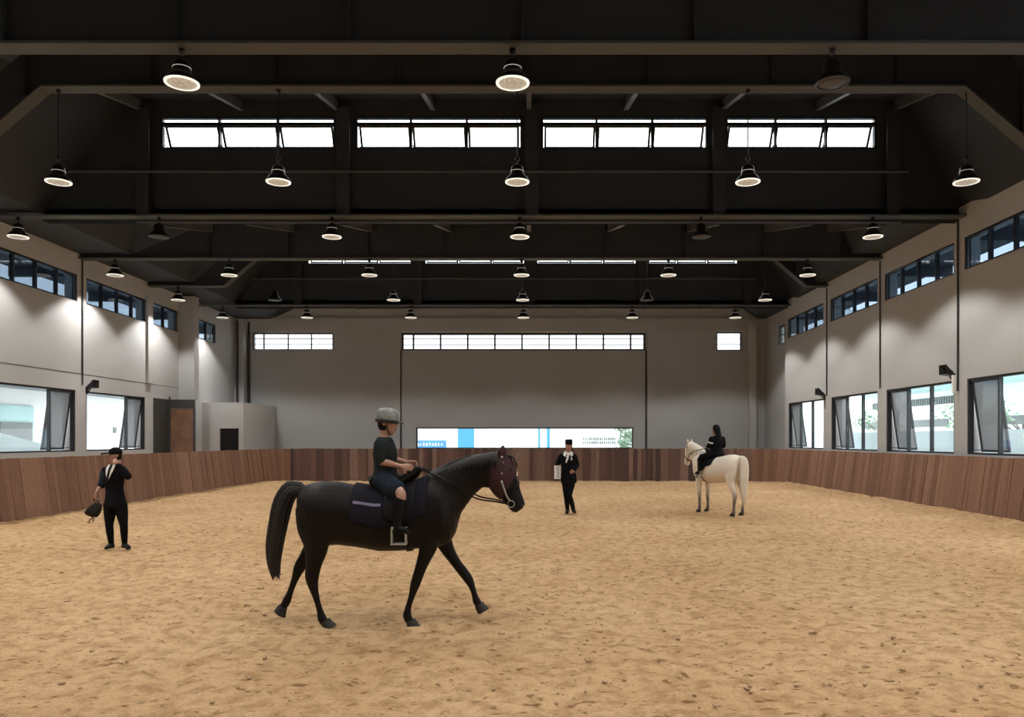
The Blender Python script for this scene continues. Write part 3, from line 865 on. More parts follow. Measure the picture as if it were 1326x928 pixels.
def head_frame(c, fwd, up=V((0, 0, 1))):
    f = V(fwd).normalized(); r = f.cross(up).normalized(); u = r.cross(f).normalized()
    return V(c), f, r, u
def head_geo(mb, H, k=1.0):
    c, f, r, u = H
    S = [(-.118, .050, .022, .020), (-.108, .045, .045, .036), (-.085, .034, .060, .050), (-.05, .020, .076, .061), (-.015, .010, .088, .069), (.025, .004, .094, .074), (.06, -.003, .095, .076), (.09, -.008, .082, .067), (.112, -.010, .052, .044), (.12, -.010, .022, .02)]
    mb.loft([(c + u * h * k + f * o * k, f, r, a * k, b * k) for h, o, a, b in S], n=20)
    P = lambda F_, R_, U_: c + (f * F_ + r * R_ + u * U_) * k
    mb.limb([(P(.088, 0, .022), .010 * k, .010 * k), (P(.106, 0, -.012), .013 * k, .013 * k), (P(.109, 0, -.028), .012 * k, .016 * k)], side=r, n=8)
    mb.limb([(P(.082, -.045, .034), .010 * k, .012 * k), (P(.092, 0, .036), .010 * k, .012 * k), (P(.082, .045, .034), .010 * k, .012 * k)], side=u, n=8)
    mb.limb([(P(.084, -.022, -.062), .008 * k, .010 * k), (P(.092, 0, -.060), .010 * k, .011 * k), (P(.084, .022, -.062), .008 * k, .010 * k)], side=u, n=8)
    for s in (-1, 1):
        mb.ball(P(-.012, s * .078, -.005), .024 * k, .010 * k, .034 * k, M=[f, r, u])

def person(name, label, root_loc, rz, J, cl, skin='skin'):
    """J: joints in root coordinates; cl: list of clothing builders called with (J, root)"""
    root = empty(name, root_loc, rz, label=label, cat='person')
    k = J.get('k', 1.0)
    mb = MB()
    R = J['right']; fw = J['fwd']
    hip, wa, ch, sh, nk = J['hip'], J['waist'], J['chest'], J['shl'], J['neck']
    mb.limb([(hip - V((0, 0, .07 * k)), .085 * k, .12 * k), (hip, .105 * k, .160 * k), (wa, .085 * k, .128 * k), (ch, .10 * k, .155 * k), (sh, .062 * k, .122 * k), (nk, .05 * k, .055 * k)], side=R, n=20)
    H = head_frame(J['head'], J['hf'], J.get('hup', V((0, 0, 1))))
    mb.limb([(nk - V((0, 0, .03)), .055 * k, .058 * k), ((nk + J['head']) / 2 - H[1] * .01, .05 * k, .052 * k), (J['head'] - H[3] * .04 * k - H[1] * .01, .05 * k, .05 * k)], side=R, n=14)
    head_geo(mb, H, k)
    for s in ('a', 'b'):
        S, E, Wr = J['s' + s], J['e' + s], J['w' + s]
        mb.limb([(S.lerp(E, .12), .040 * k, .042 * k), (S.lerp(E, .5), .041 * k, .043 * k), (E, .036 * k, .038 * k), (E.lerp(Wr, .35), .036 * k, .038 * k), (Wr, .024 * k, .028 * k)], side=fw, n=12)
        hd, hn, th, cu = J['h' + s]
        hand(mb, Wr, hd, hn, th, k, cu)
        P, K, A, T = J['p' + s], J['k' + s], J['a' + s], J['t' + s]
        mb.limb([(P, .092 * k, .088 * k), (P.lerp(K, .45), .078 * k, .078 * k), (K, .054 * k, .054 * k), (K.lerp(A, .35), .054 * k, .052 * k), (A, .034 * k, .034 * k)], side=R, n=14)
        fd = (T - A); fd.z = 0
        mb.limb([(A - fd * .25 + V((0, 0, T.z - A.z + .012)), .03 * k, .032 * k), (A.lerp(T, .45) + V((0, 0, -.01)), .03 * k, .038 * k), (T, .018 * k, .036 * k)], side=R, n=10)
    mb.fuse('body', M[skin], root, voxel=.0075, it=3)
    c, f, r, u = H
    for s in (-1, 1):
        MB().ball(c + (f * .083 + r * s * .032 + u * .014) * k, .010 * k, .012 * k, .009 * k, M=[f, r, u]).build('eye', M['eye'], root, smooth=True)
    MB().limb([(c + (f * .094 + r * -.02 - u * .061) * k, .005 * k, .006 * k), (c + (f * .103 - u * .060) * k, .007 * k, .008 * k), (c + (f * .094 + r * .02 - u * .061) * k, .005 * k, .006 * k)], side=u, n=8).build('mouth', M['lip'], root, smooth=True)
    for fn in cl: fn(J, root, H, k)
    return root

def jacket(m, hem=.12, sleeve=1.0, ease=.018, sleevemat=None, name='jacket'):
    def fn(J, root, H, k):
        mb = MB(); R, fw = J['right'], J['fwd']; e = ease
        hip, wa, ch, sh, nk = J['hip'], J['waist'], J['chest'], J['shl'], J['neck']
        mb.limb([(hip - V((0, 0, hem * k)), .118 * k + e, .172 * k + e), (hip, .112 * k + e, .168 * k + e), (wa, .094 * k + e, .138 * k + e), (ch, .106 * k + e, .162 * k + e), (sh, .074 * k + e, .146 * k + e), (sh.lerp(nk, .75), .06 * k + e * .6, .072 * k + e * .6)], side=R, n=22, dome=False)
        for s in ('a', 'b'):
            S, E, Wr = J['s' + s], J['e' + s], J['w' + s]
            End = E.lerp(Wr, (sleeve - .5) * 2) if sleeve > .5 else S.lerp(E, sleeve * 2)
            pts = [(S + (E - S) * .03, .044 * k + e, .046 * k + e), (S.lerp(E, .25), .046 * k + e, .048 * k + e), (S.lerp(E, .5), .046 * k + e, .047 * k + e)] if sleeve > .5 else [(S + (E - S) * .06, .042 * k + e, .044 * k + e), (S.lerp(E, .4), .047 * k + e, .048 * k + e)]
            if sleeve > .5: pts += [(E, .042 * k + e, .044 * k + e), (E.lerp(Wr, .4), .042 * k + e, .043 * k + e)]
            pts.append((End, .036 * k + e * .7, .036 * k + e * .7))
            mb.limb(pts, side=fw, n=14)
        mb.fuse(name, M[m], root, voxel=.009, it=3)
    return fn
def trousers(m, to=1.0, ease=.013, name='trousers', sub=None):
    def fn(J, root, H, k):
        mb = MB(); R = J['right']; e = ease
        hip, wa = J['hip'], J['waist']
        mb.limb([(hip - V((0, 0, .08 * k)), .09 * k + e, .13 * k + e), (hip, .108 * k + e, .164 * k + e), (hip.lerp(wa, .7), .095 * k + e, .142 * k + e)], side=R, n=20)
        for s in ('a', 'b'):
            P, K, A = J['p' + s], J['k' + s], J['a' + s]
            pts = [(P, .096 * k + e, .092 * k + e), (P.lerp(K, .45), .082 * k + e, .082 * k + e)]
            if to > .5: pts += [(K, .056 * k + e * .6, .056 * k + e * .6), (K.lerp(A, .35), .055 * k + e * .5, .053 * k + e * .5), (K.lerp(A, (to - .5) * 2), .036 * k + e * .5, .036 * k + e * .5)]
            else: pts += [(P.lerp(K, to * 2), .070 * k + e * 1.6, .072 * k + e * 1.6)]
            mb.limb(pts, side=R, n=16)
        mb.fuse(name, M[m], root, voxel=.009, it=3)
    return fn
def shoes(m, high=.0, name='shoe'):
    def fn(J, root, H, k):
        for s in ('a', 'b'):
            K, A, T = J['k' + s], J['a' + s], J['t' + s]
            fd = (T - A); fd.z = 0; R = J['right']
            mb = MB()
            mb.limb([(A - fd * .32 + V((0, 0, T.z - A.z + .012)), .040 * k, .042 * k), (A.lerp(T, .45) + V((0, 0, -.008)), .040 * k, .048 * k), (T + fd * .08, .027 * k, .044 * k)], side=R, n=12)
            top = A.lerp(K, high) if high else A + V((0, 0, .04))
            mb.limb([(A - V((0, 0, .03)) - fd * .05, .043 * k, .043 * k), (A.lerp(top, .5), (.046 if not high else .055) * k, (.046 if not high else .055) * k), (top, (.045 if not high else .066) * k, (.045 if not high else .064) * k)], side=R, n=12)
            mb.fuse(name, M[m], root, voxel=.009, it=3)
    return fn
def cap_peaked(m):
    def fn(J, root, H, k):
        c, f, r, u = H
        mb = MB()
        mb.loft([(c + (u * h - f * .006) * k, f, r, a * k, b * k) for h, a, b in ((.018, .104, .086), (.05, .107, .089), (.085, .098, .082), (.115, .072, .062), (.132, .04, .035), (.137, .012, .012))], n=20)
        cp = mb.build('cap', M[m], root, smooth=True)
        vz = MB()
        vz.loft([(c + (f * a + u * z) * k, r, u, w * k, .013 * k) for a, z, w in ((.06, .034, .082), (.10, .042, .085), (.15, .044, .080), (.195, .038, .058), (.215, .034, .02))], n=14)
        vz.build('visor', M[m], cp, smooth=True)
        hb = MB()
        hb.loft([(c + (u * h - f * .030) * k, f, r, a * k, b * k) for h, a, b in ((-.075, .055, .062), (-.04, .068, .074), (.0, .074, .081), (.03, .075, .082))], n=18)
        hb.build('hair', M['hair'], root, smooth=True)
    return fn
def tall_cap(m):
    def fn(J, root, H, k):
        c, f, r, u = H
        mb = MB()
        mb.loft([(c + (u * h - f * .004) * k, f, r, a * k, b * k) for h, a, b in ((.030, .104, .085), (.06, .108, .089), (.12, .106, .088), (.150, .102, .086), (.160, .085, .07))], n=20)
        mb.build('cap', M[m], root, smooth=True)
        hb = MB()
        hb.loft([(c + (u * h - f * .030) * k, f, r, a * k, b * k) for h, a, b in ((-.11, .05, .065), (-.06, .068, .080), (-.01, .076, .086), (.04, .076, .084))], n=18)
        hb.build('hair', M['hair'], root, smooth=True)
    return fn
def long_hair(J, root, H, k):
    c, f, r, u = H
    mb = MB()
    mb.loft([(c + (u * h - f * o) * k, f, r, a * k, b * k) for h, o, a, b in ((-.30, .085, .03, .075), (-.22, .080, .045, .095), (-.12, .062, .060, .100), (-.05, .040, .074, .096), (.02, .020, .090, .092), (.08, .014, .092, .086), (.115, .012, .068, .064), (.135, .012, .03, .03))], n=18)
    mb.fuse('hair', M['hair'], root, voxel=.009, it=2)
def riding_helmet(J, root, H, k):
    c, f, r, u = H
    mb = MB()
    mb.loft([(c + (u * h - f * .004) * k, f, r, a * k, b * k) for h, a, b in ((.012, .122, .100), (.035, .126, .105), (.075, .125, .104), (.105, .118, .098), (.135, .098, .084), (.152, .062, .056), (.158, .02, .02))], n=24)
    hp = mb.build('helmet', M['helmetgrey'], root, smooth=True)
    b2 = MB()
    b2.loft([(c + (u * h - f * .004) * k, f, r, a * k, b * k) for h, a, b in ((-.005, .119, .098), (.0, .128, .107), (.030, .130, .109), (.036, .124, .104))], n=24)
    b2.build('helmet_band', M['black'], hp, smooth=True)
    vz = MB()
    vz.loft([(c + (f * a + u * z) * k, r, u, w * k, .008 * k) for a, z, w in ((.08, .020, .092), (.125, .020, .086), (.155, .014, .066), (.172, .010, .025))], n=14)
    vz.build('visor', M['black'], hp, smooth=True)
    st = MB()
    for s in (-1, 1):
        st.tube([c + (f * .015 + r * s * .088 + u * .0) * k, c + (f * .035 + r * s * .075 - u * .07) * k, c + (f * .05 + r * s * .02 - u * .128) * k], .006 * k, n=6)
    st.build('chin_strap', M['black'], hp)
    hb = MB()
    hb.loft([(c + (u * h - f * .028) * k, f, r, a * k, b * k) for h, a, b in ((-.085, .05, .06), (-.05, .068, .076), (-.01, .076, .083), (.03, .076, .083))], n=18)
    hb.build('hair', M['hair'], root, smooth=True)
    vd = MB()
    vd.loft([(c + (u * h + f * .012) * k, f, r, .0815 * k, .0700 * k) for h in (-.056, -.048)], n=6)
    vd.bm.free()

# --- the man at the left boards
Ym = 12.6
def at(px, py, dy=0.0): return W(px, py, Ym + dy)
base = at(152, 711); base.z = 0
loc = lambda v: v - base
Jm = dict(k=.97, right=V((-.97, .22, 0)).normalized(), fwd=V((-.22, -.97, 0)).normalized(),
    hip=loc(at(149.5, 649)), waist=loc(at(148.5, 633)), chest=loc(at(148, 617)), shl=loc(at(147.8, 606.5)), neck=loc(at(149, 600.5)),
    head=loc(at(149.3, 589.3)), hf=V((-.80, -.58, -.06)),
    sa=loc(at(136.8, 607.5)), ea=loc(at(132, 627, .06)), wa=loc(at(125.0, 637, -.06)), ha=(V((-.28, -.1, -.95)), V((.85, .35, 0)), 1, .75),
    sb=loc(at(159, 607.5)), eb=loc(at(165.5, 616.5, -.17)), wb=loc(at(153.0, 602.6, -.22)), hb=(V((-.62, .10, .78)), V((-.3, .95, .1)), 1, .45),
    pa=loc(at(143, 652)), ka=loc(at(141.5, 679.5, -.03)), aa=loc(at(144, 704, .02)), ta=loc(at(138.2, 709.2, -.09)),
    pb=loc(at(156, 652)), kb=loc(at(160.3, 679.5, -.03)), ab=loc(at(161.5, 704, .02)), tb=loc(at(166.2, 709.2, -.09)))
def man_front(J, root, H, k):
    fw, R = J['fwd'], J['right']; ch, nk = J['chest'], J['neck']
    p = lambda h, s, d: ch.lerp(nk, h) + R * s + fw * d
    mb = MB()
    for s in (-1, 1):
        mb.limb([(p(.95, s * .045, .07), .006, .022), (p(.6, s * .05, .108), .006, .026), (p(.0, s * .018, .137), .005, .014), (p(-.25, 0, .136), .004, .006)], side=R, n=8)
    mb.build('shirt_front', M['whitecloth'], root, smooth=True)
    mb = MB(); mb.limb([(p(.86, 0, .088), .012, .018), (p(.5, 0, .122), .008, .022), (p(-.1, 0, .146), .006, .022), (p(-.3, 0, .142), .005, .008)], side=R, n=8)
    mb.build('necktie', M['leather'], root, smooth=True)
    mb = MB()
    for s in ('b',):
        S, E = J['s' + s], J['e' + s]
        d = (E - S).normalized()
    mb.limb([(J['eb'].lerp(J['wb'], .93), .036, .036), (J['wb'], .034, .034)], side=R, n=12)
    mb.build('cuff', M['whitecloth'], root, smooth=True)
def upper_sleeve(J, root, H, k):
    S, E = J['sa'], J['ea']
    MB().limb([(S + (E - S) * .14, .066, .067), (S.lerp(E, .5), .068, .069), (E, .062, .064)], side=J['fwd'], n=14).fuse('blue_sleeve', M['blueshirt'], root, voxel=.009, it=2)
def bare_jacket(J, root, H, k):
    J2 = dict(J); J2['wa'] = J['ea'].lerp(J['wa'], .28)
    jacket('suit', hem=.10)(J2, root, H, k)
man = person('person', 'person in black cap and dark suit, hand at chin, by the left boards', base, 0, Jm,
             [bare_jacket, upper_sleeve, trousers('trouser'), shoes('leather'), cap_peaked('suit'), man_front])
# the bag in his lowered hand
hp = base + Jm['wa'] + V((-.28, -.1, -.95)).normalized() * .10
bag = empty('hand_bag', hp + V((0, 0, -.345)), label='dark cloth bag with dangling strap held by the capped person at the left', cat='bag')
b0 = bag.location
mb = MB(); up = V((.35, .05, .93)).normalized(); sd = V((.93, .1, -.35)).normalized(); dp = up.cross(sd)
c0 = V((0, 0, .20))
mb.loft([(c0 + up * h + sd * o, sd, dp, a, b) for h, o, a, b in ((-.155, -.03, .06, .03), (-.13, -.02, .125, .05), (-.05, .0, .13, .062), (.04, .02, .105, .055), (.11, .035, .06, .035), (.125, .036, .02, .02))], n=18, p=2.6)
bag.scale = (.86, .86, .86)
mb.build('bag_body', M['bagcloth'], bag, smooth=True)
mb = MB(); mb.tube([c0 + up * .10 + sd * .0, V((-.02, .01, .36)), V((.0, .0, .40)), V((.03, .0, .37)), c0 + up * .10 + sd * .06], .009, n=8); mb.build('bag_handle', M['bagcloth'], bag, smooth=True)
mb = MB(); mb.tube([c0 - up * .14, c0 - up * .19 + sd * .03, c0 - up * .23 - sd * .01, c0 - up * .27 + sd * .01, c0 - up * .28 - sd * .03], .013, n=8); mb.tube([c0 - up * .14 + sd * .04, c0 - up * .20 + sd * .07, c0 - up * .235 + sd * .04], .010, n=8)
mb.build('dangling_strap', M['strap'], bag, smooth=True)

# --- the person standing in the middle distance
Yw = 18.75
def aw(px, py, dy=0.0): return W(px, py, Yw + dy)
base2 = aw(738, 664); base2.z = 0
loc = lambda v: v - base2
Jw = dict(k=1.02, right=V((-1, .05, 0)).normalized(), fwd=V((-.05, -1, 0)).normalized(),
    hip=loc(aw(736.5, 616.5)), waist=loc(aw(736, 605.5)), chest=loc(aw(735.5, 596)), shl=loc(aw(735.3, 588.5)), neck=loc(aw(735.8, 584.2)),
    head=loc(aw(736.6, 577.3)), hf=V((-.12, -1, -.05)),
    sa=loc(aw(727.2, 589.5)), ea=loc(aw(721.0, 602.5, .05)), wa=loc(aw(721.6, 611.5, -.10)), ha=(V((.05, -.15, -.98)), V((.3, -.95, 0)), 1, .7),
    sb=loc(aw(743.6, 589.5)), eb=loc(aw(747.2, 602, .07)), wb=loc(aw(744.0, 607.5, -.13)), hb=(V((-.75, -.1, -.6)), V((-.2, .9, -.3)), -1, .5),
    pa=loc(aw(732.6, 618)), ka=loc(aw(733.2, 641, -.03)), aa=loc(aw(735, 660.5, .02)), ta=loc(aw(734, 663.3, -.13)),
    pb=loc(aw(740.4, 618)), kb=loc(aw(737.6, 641, -.10)), ab=loc(aw(742.8, 659.5, -.10)), tb=loc(aw(744.0, 663.0, -.22)))
def scarf(J, root, H, k):
    fw, R = J['fwd'], J['right']; nk, ch = J['neck'], J['chest']
    mb = MB()
    ring = []
    for i in range(20):
        a = 2 * math.pi * i / 20
        ring.append((nk + R * math.cos(a) * .088 + fw * (math.sin(a) * .080 + .012) + V((0, 0, -.035 - .02 * math.sin(a))), V((0, 0, 1)), (R * math.cos(a) + fw * math.sin(a)), .034, .020))
    mb.loft(ring, n=10, cap=False, closed=True)
    for s in (-1, 1):
        mb.limb([(nk + R * s * .075 + fw * .05 - V((0, 0, .03)), .02, .035), (nk + R * s * .085 + fw * .085 - V((0, 0, .085)), .013, .038), (nk + R * s * .06 + fw * .115 - V((0, 0, .12)), .008, .012)], side=R, n=10)
    mb.fuse('scarf', M['whitecloth'], root, voxel=.009, it=2)
    mb = MB(); mb.limb([(nk + fw * .10 - V((0, 0, .07)), .014, .03), (ch + fw * .133 + R * .02 + V((0, 0, .03)), .010, .026), (ch + fw * .138 + R * .05 - V((0, 0, .05)), .006, .012)], side=R, n=10)
    mb.build('scarf_end', M['whitecloth'], root, smooth=True)
    mb = MB(); q = ch + fw * .133 - R * .085 + V((0, 0, .045)); mb.limb([(q - V((0, 0, .03)), .010, .017), (q + V((0, 0, .03)), .010, .017)], side=R, n=10, p=4)
    mb.build('badge', M['whitecloth'], root, smooth=True)
    d = (J['wb'] - J['eb']).normalized()
    MB().limb([(J['wb'] - d * .035, .042, .042), (J['wb'] - d * .008, .040, .040)], side=fw, n=12, dome=False).build('cuff', M['whitecloth'], root, smooth=True)
wom = person('person', 'person in black tall cap and white neck scarf standing with crossed legs mid-arena', base2, 0, Jw,
             [jacket('suit', hem=.16), trousers('trouser'), shoes('leather', .55, 'boot'), tall_cap('suit'), scarf])
# folded papers hanging from the bent arm
pp = base2 + Jw['wa'] + V((-.0, -.085, .17))
pr = empty('paper_folder', pp + V((0, 0, -.32)), label='white striped folder held at the side of the person mid-arena', cat='folder')
mb = MB(); mb.box(-.075, .075, -.012, .012, .0, .32); mb.build('cover', M['whitecloth'], pr)
mb = MB()
for k in range(6): mb.box(-.02, .055, -.015, -.012, .03 + k * .05, .055 + k * .05)
mb.build('stripe', M['outgrey'], pr)

# ------------------------------------------------------------------ horses, in their own frame: +x forward, +y their left
S_ = .0076
def L(px, py, y=0.0): return V(((px - 490) * S_, y, EYE - (py - VY) * S_))
TORSO = [(386.5, 640, 655, .06), (389, 634, 666, .13), (395, 628.5, 684, .205), (405, 624.5, 700, .255), (420, 622.3, 706, .280), (440, 623.3, 705, .288), (465, 628, 708, .296), (492, 631.5, 713, .305), (520, 630, 712.5, .298), (541, 623, 710, .272), (558, 615.5, 708, .245), (575, 620, 706, .225), (584, 632, 700, .190), (590, 648, 690, .130), (593, 660, 680, .06)]
def torso_at(px):
    for a, b in zip(TORSO[:-1], TORSO[1:]):
        if a[0] <= px <= b[0]:
            t = (px - a[0]) / (b[0] - a[0]); return [a[i] + (b[i] - a[i]) * t for i in range(4)]
def torso_pt(px, th, off=0.0):
    """point on the barrel, th from 0 (spine) to pi (belly), sign = side"""
    _, t, b, hw = torso_at(px)
    zt, zb = EYE - (t - VY) * S_, EYE - (b - VY) * S_
    mid, h = (zt + zb) / 2, (zt - zb) / 2
    return V(((px - 490) * S_, math.sin(th) * (hw + off), mid + math.cos(th) * (h + off)))
def barrel(mb):
    X_, Y_ = V((1, 0, 0)), V((0, 1, 0))
    mb.loft([(L(px, (t + b) / 2), Y_, V((0, 0, 1)), hw, (b - t) / 2 * S_) for px, t, b, hw in TORSO], n=28, p=2.15)
def pair(mb, secs, n=20):
    out = []
    for (a, b, hw) in secs:
        u = (a - b); h = u.length / 2; out.append(((a + b) / 2, u.normalized(), V((0, 1, 0)), h, hw))
    mb.loft(out, n=n)
def horse(name, label, loc, rz, coat, hoofs, neck, head, legs, ears, hoof_pts, eye, voxel=.011):
    root = empty(name, loc, rz, label=label, cat='horse')
    mb = MB(); barrel(mb); pair(mb, neck); pair(mb, head)
    for lg in legs:
        mb.limb([(L(x, y, d), ru, rv) for (x, y, d, ru, rv) in lg], n=16, sub=5)
    for s in (-1, 1):
        e0, e1 = ears
        mb.limb([(e0 + V((0, s * .045, 0)), .032, .028), (e0.lerp(e1, .5) + V((0, s * .062, 0)), .034, .024), (e1 + V((0, s * .058, 0)), .008, .008)], side=V((0, 1, 0)), n=10)
    # nostrils and lips swell a little
    mb.fuse('body', coat, root, voxel=voxel, it=7)
    for i, (c, d, h) in enumerate(hoof_pts):
        d = V(d).normalized(); lat = V((0, 1, 0)); fwd = lat.cross(d)
        if fwd.x < 0: fwd = -fwd
        m = MB(); m.loft([(c - d * .05, fwd, lat, .045, .046), (c - d * .02, fwd, lat, .053, .052), (c + d * .035 + fwd * .012, fwd, lat, .066, .060)], n=16)
        m.build('hoof', h, root, smooth=False)
    for s in (-1, 1):
        MB().ball(eye + V((0, s * .083, 0)), .020, .012, .018).build('eye', M['eye'], root, smooth=True)
    return root

def hair_strands(path, widths, n, mat_, root, name, seed, wisps=0, core=True, lat=V((0, 1, 0)), flip=.12):
    """a tail or mane: a solid core and many tapering locks around it"""
    rnd = random.Random(seed); mb = MB()
    if core: mb.limb([(p, a, b) for p, (a, b) in zip(path, widths)], n=14)
    m = len(path)
    for i in range(n):
        a = rnd.uniform(0, 6.28); q = rnd.uniform(.55, 1.0)
        pts = []
        ext = rnd.uniform(-flip * .3, flip)
        for j, p in enumerate(path):
            t = (path[min(j + 1, m - 1)] - path[max(j - 1, 0)]).normalized()
            u = lat.cross(t).normalized()
            w = widths[j]
            pos = p + (u * math.cos(a) * w[0] + lat * math.sin(a) * w[1]) * q
            if j == m - 1: pos = pos + t * ext
            r = .012 if j < m - 2 else (.008 if j < m - 1 else .0025)
            pts.append((pos, r, r))
        mb.limb(pts, n=6, sub=3, dome=False)
    return mb.build(name, mat_, root, smooth=True)

def saddle_set(root, stripe=True, small=False):
    # saddle cloth: a shell that follows the barrel
    def shell(p0, p1, th0, th1, off, th=.012, nx=16, nt=14, drop=None, sides=(-1, 1)):
        mb = MB(); bm = mb.bm
        for s in sides:
            g = [[], []]
            for o in (0, 1):
                for i in range(nx + 1):
                    row = []
                    for k in range(nt + 1):
                        px = p0 + (p1 - p0) * i / nx
                        t1 = th1 if drop is None else th1 * drop(i / nx)
                        row.append(bm.verts.new(torso_pt(px, s * (th0 + (t1 - th0) * k / nt), off + o * th)))
                    g[o].append(row)
            for o in (0, 1):
                for i in range(nx):
                    for k in range(nt): bm.faces.new((g[o][i][k], g[o][i + 1][k], g[o][i + 1][k + 1], g[o][i][k + 1]))
            for i in range(nx):
                bm.faces.new((g[0][i][nt], g[0][i + 1][nt], g[1][i + 1][nt], g[1][i][nt]))
            for i in (0, nx):
                for k in range(nt): bm.faces.new((g[0][i][k], g[0][i][k + 1], g[1][i][k + 1], g[1][i][k]))
        bmesh.ops.remove_doubles(bm, verts=bm.verts[:], dist=1e-5)
        return mb
    pad = shell(480 if small else 462, 552 if small else 556, 0, 1.25 if small else 1.72, .012, drop=lambda t: .93 + .09 * math.sin(math.pi * min(1, t * 1.15))).build('saddle_cloth', M['pad'], root, smooth=True)
    if stripe: shell(465, 500, 1.02, 1.11, .024, .006).build('cloth_trim', M['padtrim'], pad, smooth=True)
    # saddle: tree with pommel and cantle, flaps on both sides
    mb = MB()
    mb.limb([(L(484, 626), .035, .13), (L(492, 626.5), .05, .17), (L(506, 626), .05, .155), (L(522, 622), .05, .125), (L(534, 614), .055, .10), (L(543, 607), .04, .075)], side=V((0, 1, 0)), n=20)
    mb.limb([(L(483, 623, -.11), .022, .022), (L(481, 618, 0), .024, .03), (L(483, 623, .11), .022, .022)], side=V((1, 0, 0)), n=10)
    sd = mb.fuse('saddle', M['leather'], root, voxel=.011, it=5)
    for s in (-1, 1): shell(504, 542, .35, 1.62, .030, .016, drop=lambda t: .86 + .14 * math.sin(math.pi * t), sides=(s,)).build('saddle_flap', M['leather'], sd, smooth=True)
    gm = shell(528, 535, 1.5, math.pi, .006, .010, nx=3).build('girth', M['leather'], root, smooth=True)
    for s in (-1, 1):
        y = s * .365
        st = MB()
        st.tube([L(522, 628, s * .25), L(524, 650, s * .335), L(525, 676, y)], .011, n=6)
        leather = st.build('stirrup_leather', M['leather'], sd, smooth=True)
        r = MB(); c = L(525, 687, y)
        f = lambda a, b, q: c + V((a, b, q))
        r.boxf(f, -.075, .075, -.05, .05, -.085, -.068)
        for q in (-.075, .057): r.boxf(f, q, q + .018, -.03, .03, -.07, .065)
        r.boxf(f, -.075, .075, -.025, .025, .062, .080)
        r.build('stirrup', M['greytack'], sd)
    return sd

# --- the black horse walking across the front
Yh = 7.6
Xh = (490 - VX) * Yh / F
NECK = [(L(546, 617), L(586, 694), .19), (L(560, 609), L(592.5, 680), .165), (L(582, 597), L(598, 663), .125), (L(605, 589.5), L(613, 642), .098), (L(630, 585.5), L(625, 631), .088), (L(647, 585), L(640, 632), .083)]
HEAD = [(L(640, 585.5), L(630, 626), .075), (L(653, 586.5), L(634, 630), .088), (L(661, 594), L(639, 637), .102), (L(666.5, 606), L(645, 643), .100), (L(670.5, 620), L(651, 648), .082), (L(674, 634), L(656, 654), .064), (L(678, 645), L(660, 659.5), .060), (L(680, 651), L(664, 663), .056), (L(679, 656), L(669, 663.5), .036)]
n_, f_ = -.13, .13
LEGS = [
 [(408, 655, -.12, .16, .11), (412, 680, -.14, .165, .12), (415, 705, -.145, .118, .10), (411.5, 727, -.14, .080, .07), (409, 744, -.135, .068, .052), (411, 758, -.13, .046, .042), (414.5, 771, -.13, .033, .032), (418.5, 785, -.13, .031, .031), (421.5, 796, -.13, .044, .040), (425, 802, -.13, .040, .038)],
 [(562, 680, -.10, .13, .09), (557, 705, -.13, .088, .075), (548, 730, -.135, .058, .056), (540.5, 752, -.13, .050, .046), (536, 767, -.13, .034, .034), (531.5, 782, -.13, .031, .031), (530, 793, -.13, .044, .040), (534, 801, -.13, .038, .038)],
 [(410, 655, .12, .15, .11), (408, 690, .14, .15, .11), (401, 710, .14, .105, .085), (391, 724, .14, .070, .062), (382.5, 738, .13, .060, .048), (377, 752, .13, .038, .038), (371, 768, .13, .032, .032), (366, 781, .13, .043, .040), (361.5, 788.5, .13, .038, .038)],
 [(566, 680, .10, .13, .09), (575, 708, .13, .078, .072), (588, 730, .135, .052, .052), (604, 751, .13, .050, .046), (610, 763, .13, .034, .034), (613.5, 774, .13, .031, .031), (616, 781.5, .13, .042, .039), (619.5, 787, .13, .037, .037)]]
HOOFS = [(L(428.5, 804.5, -.13), V((.45, 0, -.9)), M['hoof']), (L(536.5, 804.5, -.13), V((.25, 0, -.97)), M['hoof']), (L(358, 794, .13), V((-.55, 0, -.85)), M['hoof']), (L(621.8, 791, .13), V((.45, 0, -.9)), M['hoof'])]
bh = horse('horse', 'black horse in a burgundy hood walking right across the front of the arena', (Xh, Yh, 0), 0, M['blackcoat'], None, NECK, HEAD, LEGS,
           (L(649.5, 588), L(651.5, 579)), HOOFS, L(661, 607.5))
m = MB(); m.loft([(L(427, 800, -.155), V((1, 0, 0)), V((0, 0, 1)), .012, .012), (L(428.5, 800, -.188), V((1, 0, 0)), V((0, 0, 1)), .010, .012)], n=10)
tail_p = [L(391, 634), L(378, 634), L(367.5, 649), L(361, 676), L(355.5, 708), L(355, 730), L(357, 742)]
tail_w = [(.065, .05), (.088, .06), (.092, .065), (.088, .065), (.078, .06), (.060, .05), (.042, .04)]
hair_strands(tail_p, tail_w, 70, M['blackmane'], bh, 'tail', 4, flip=.07)
# crest mane and forelock
mb = MB(); rnd = random.Random(3)
for i in range(90):
    t = i / 89
    px = 556 + (646 - 556) * t; py = 611.5 - 26.5 * math.sin(t * math.pi / 2) + (0 if t < .95 else 0)
    for s in (-1, 1):
        p = L(px, py + 1.0, s * .012)
        mb.limb([(p, .009, .012), (p + V((-.010, s * .055, -.03)), .007, .011), (p + V((-.03 + rnd.uniform(-.02, .02), s * rnd.uniform(.085, .10), -.13 + rnd.uniform(-.03, .03))), .002, .003)], n=6, sub=2, dome=False)
mb.build('mane', M['blackmane'], bh, smooth=True)
mb = MB()
for i in range(14):
    y = rnd.uniform(-.03, .03)
    mb.limb([(L(652, 587, y), .009, .012), (L(664, 592, y * 1.4), .008, .012), (L(668.5 + rnd.uniform(-1, 2), 604 + rnd.uniform(-3, 3), y * 1.8), .002, .003)], n=6, sub=2, dome=False)
mb.build('forelock', M['blackmane'], bh, smooth=True)
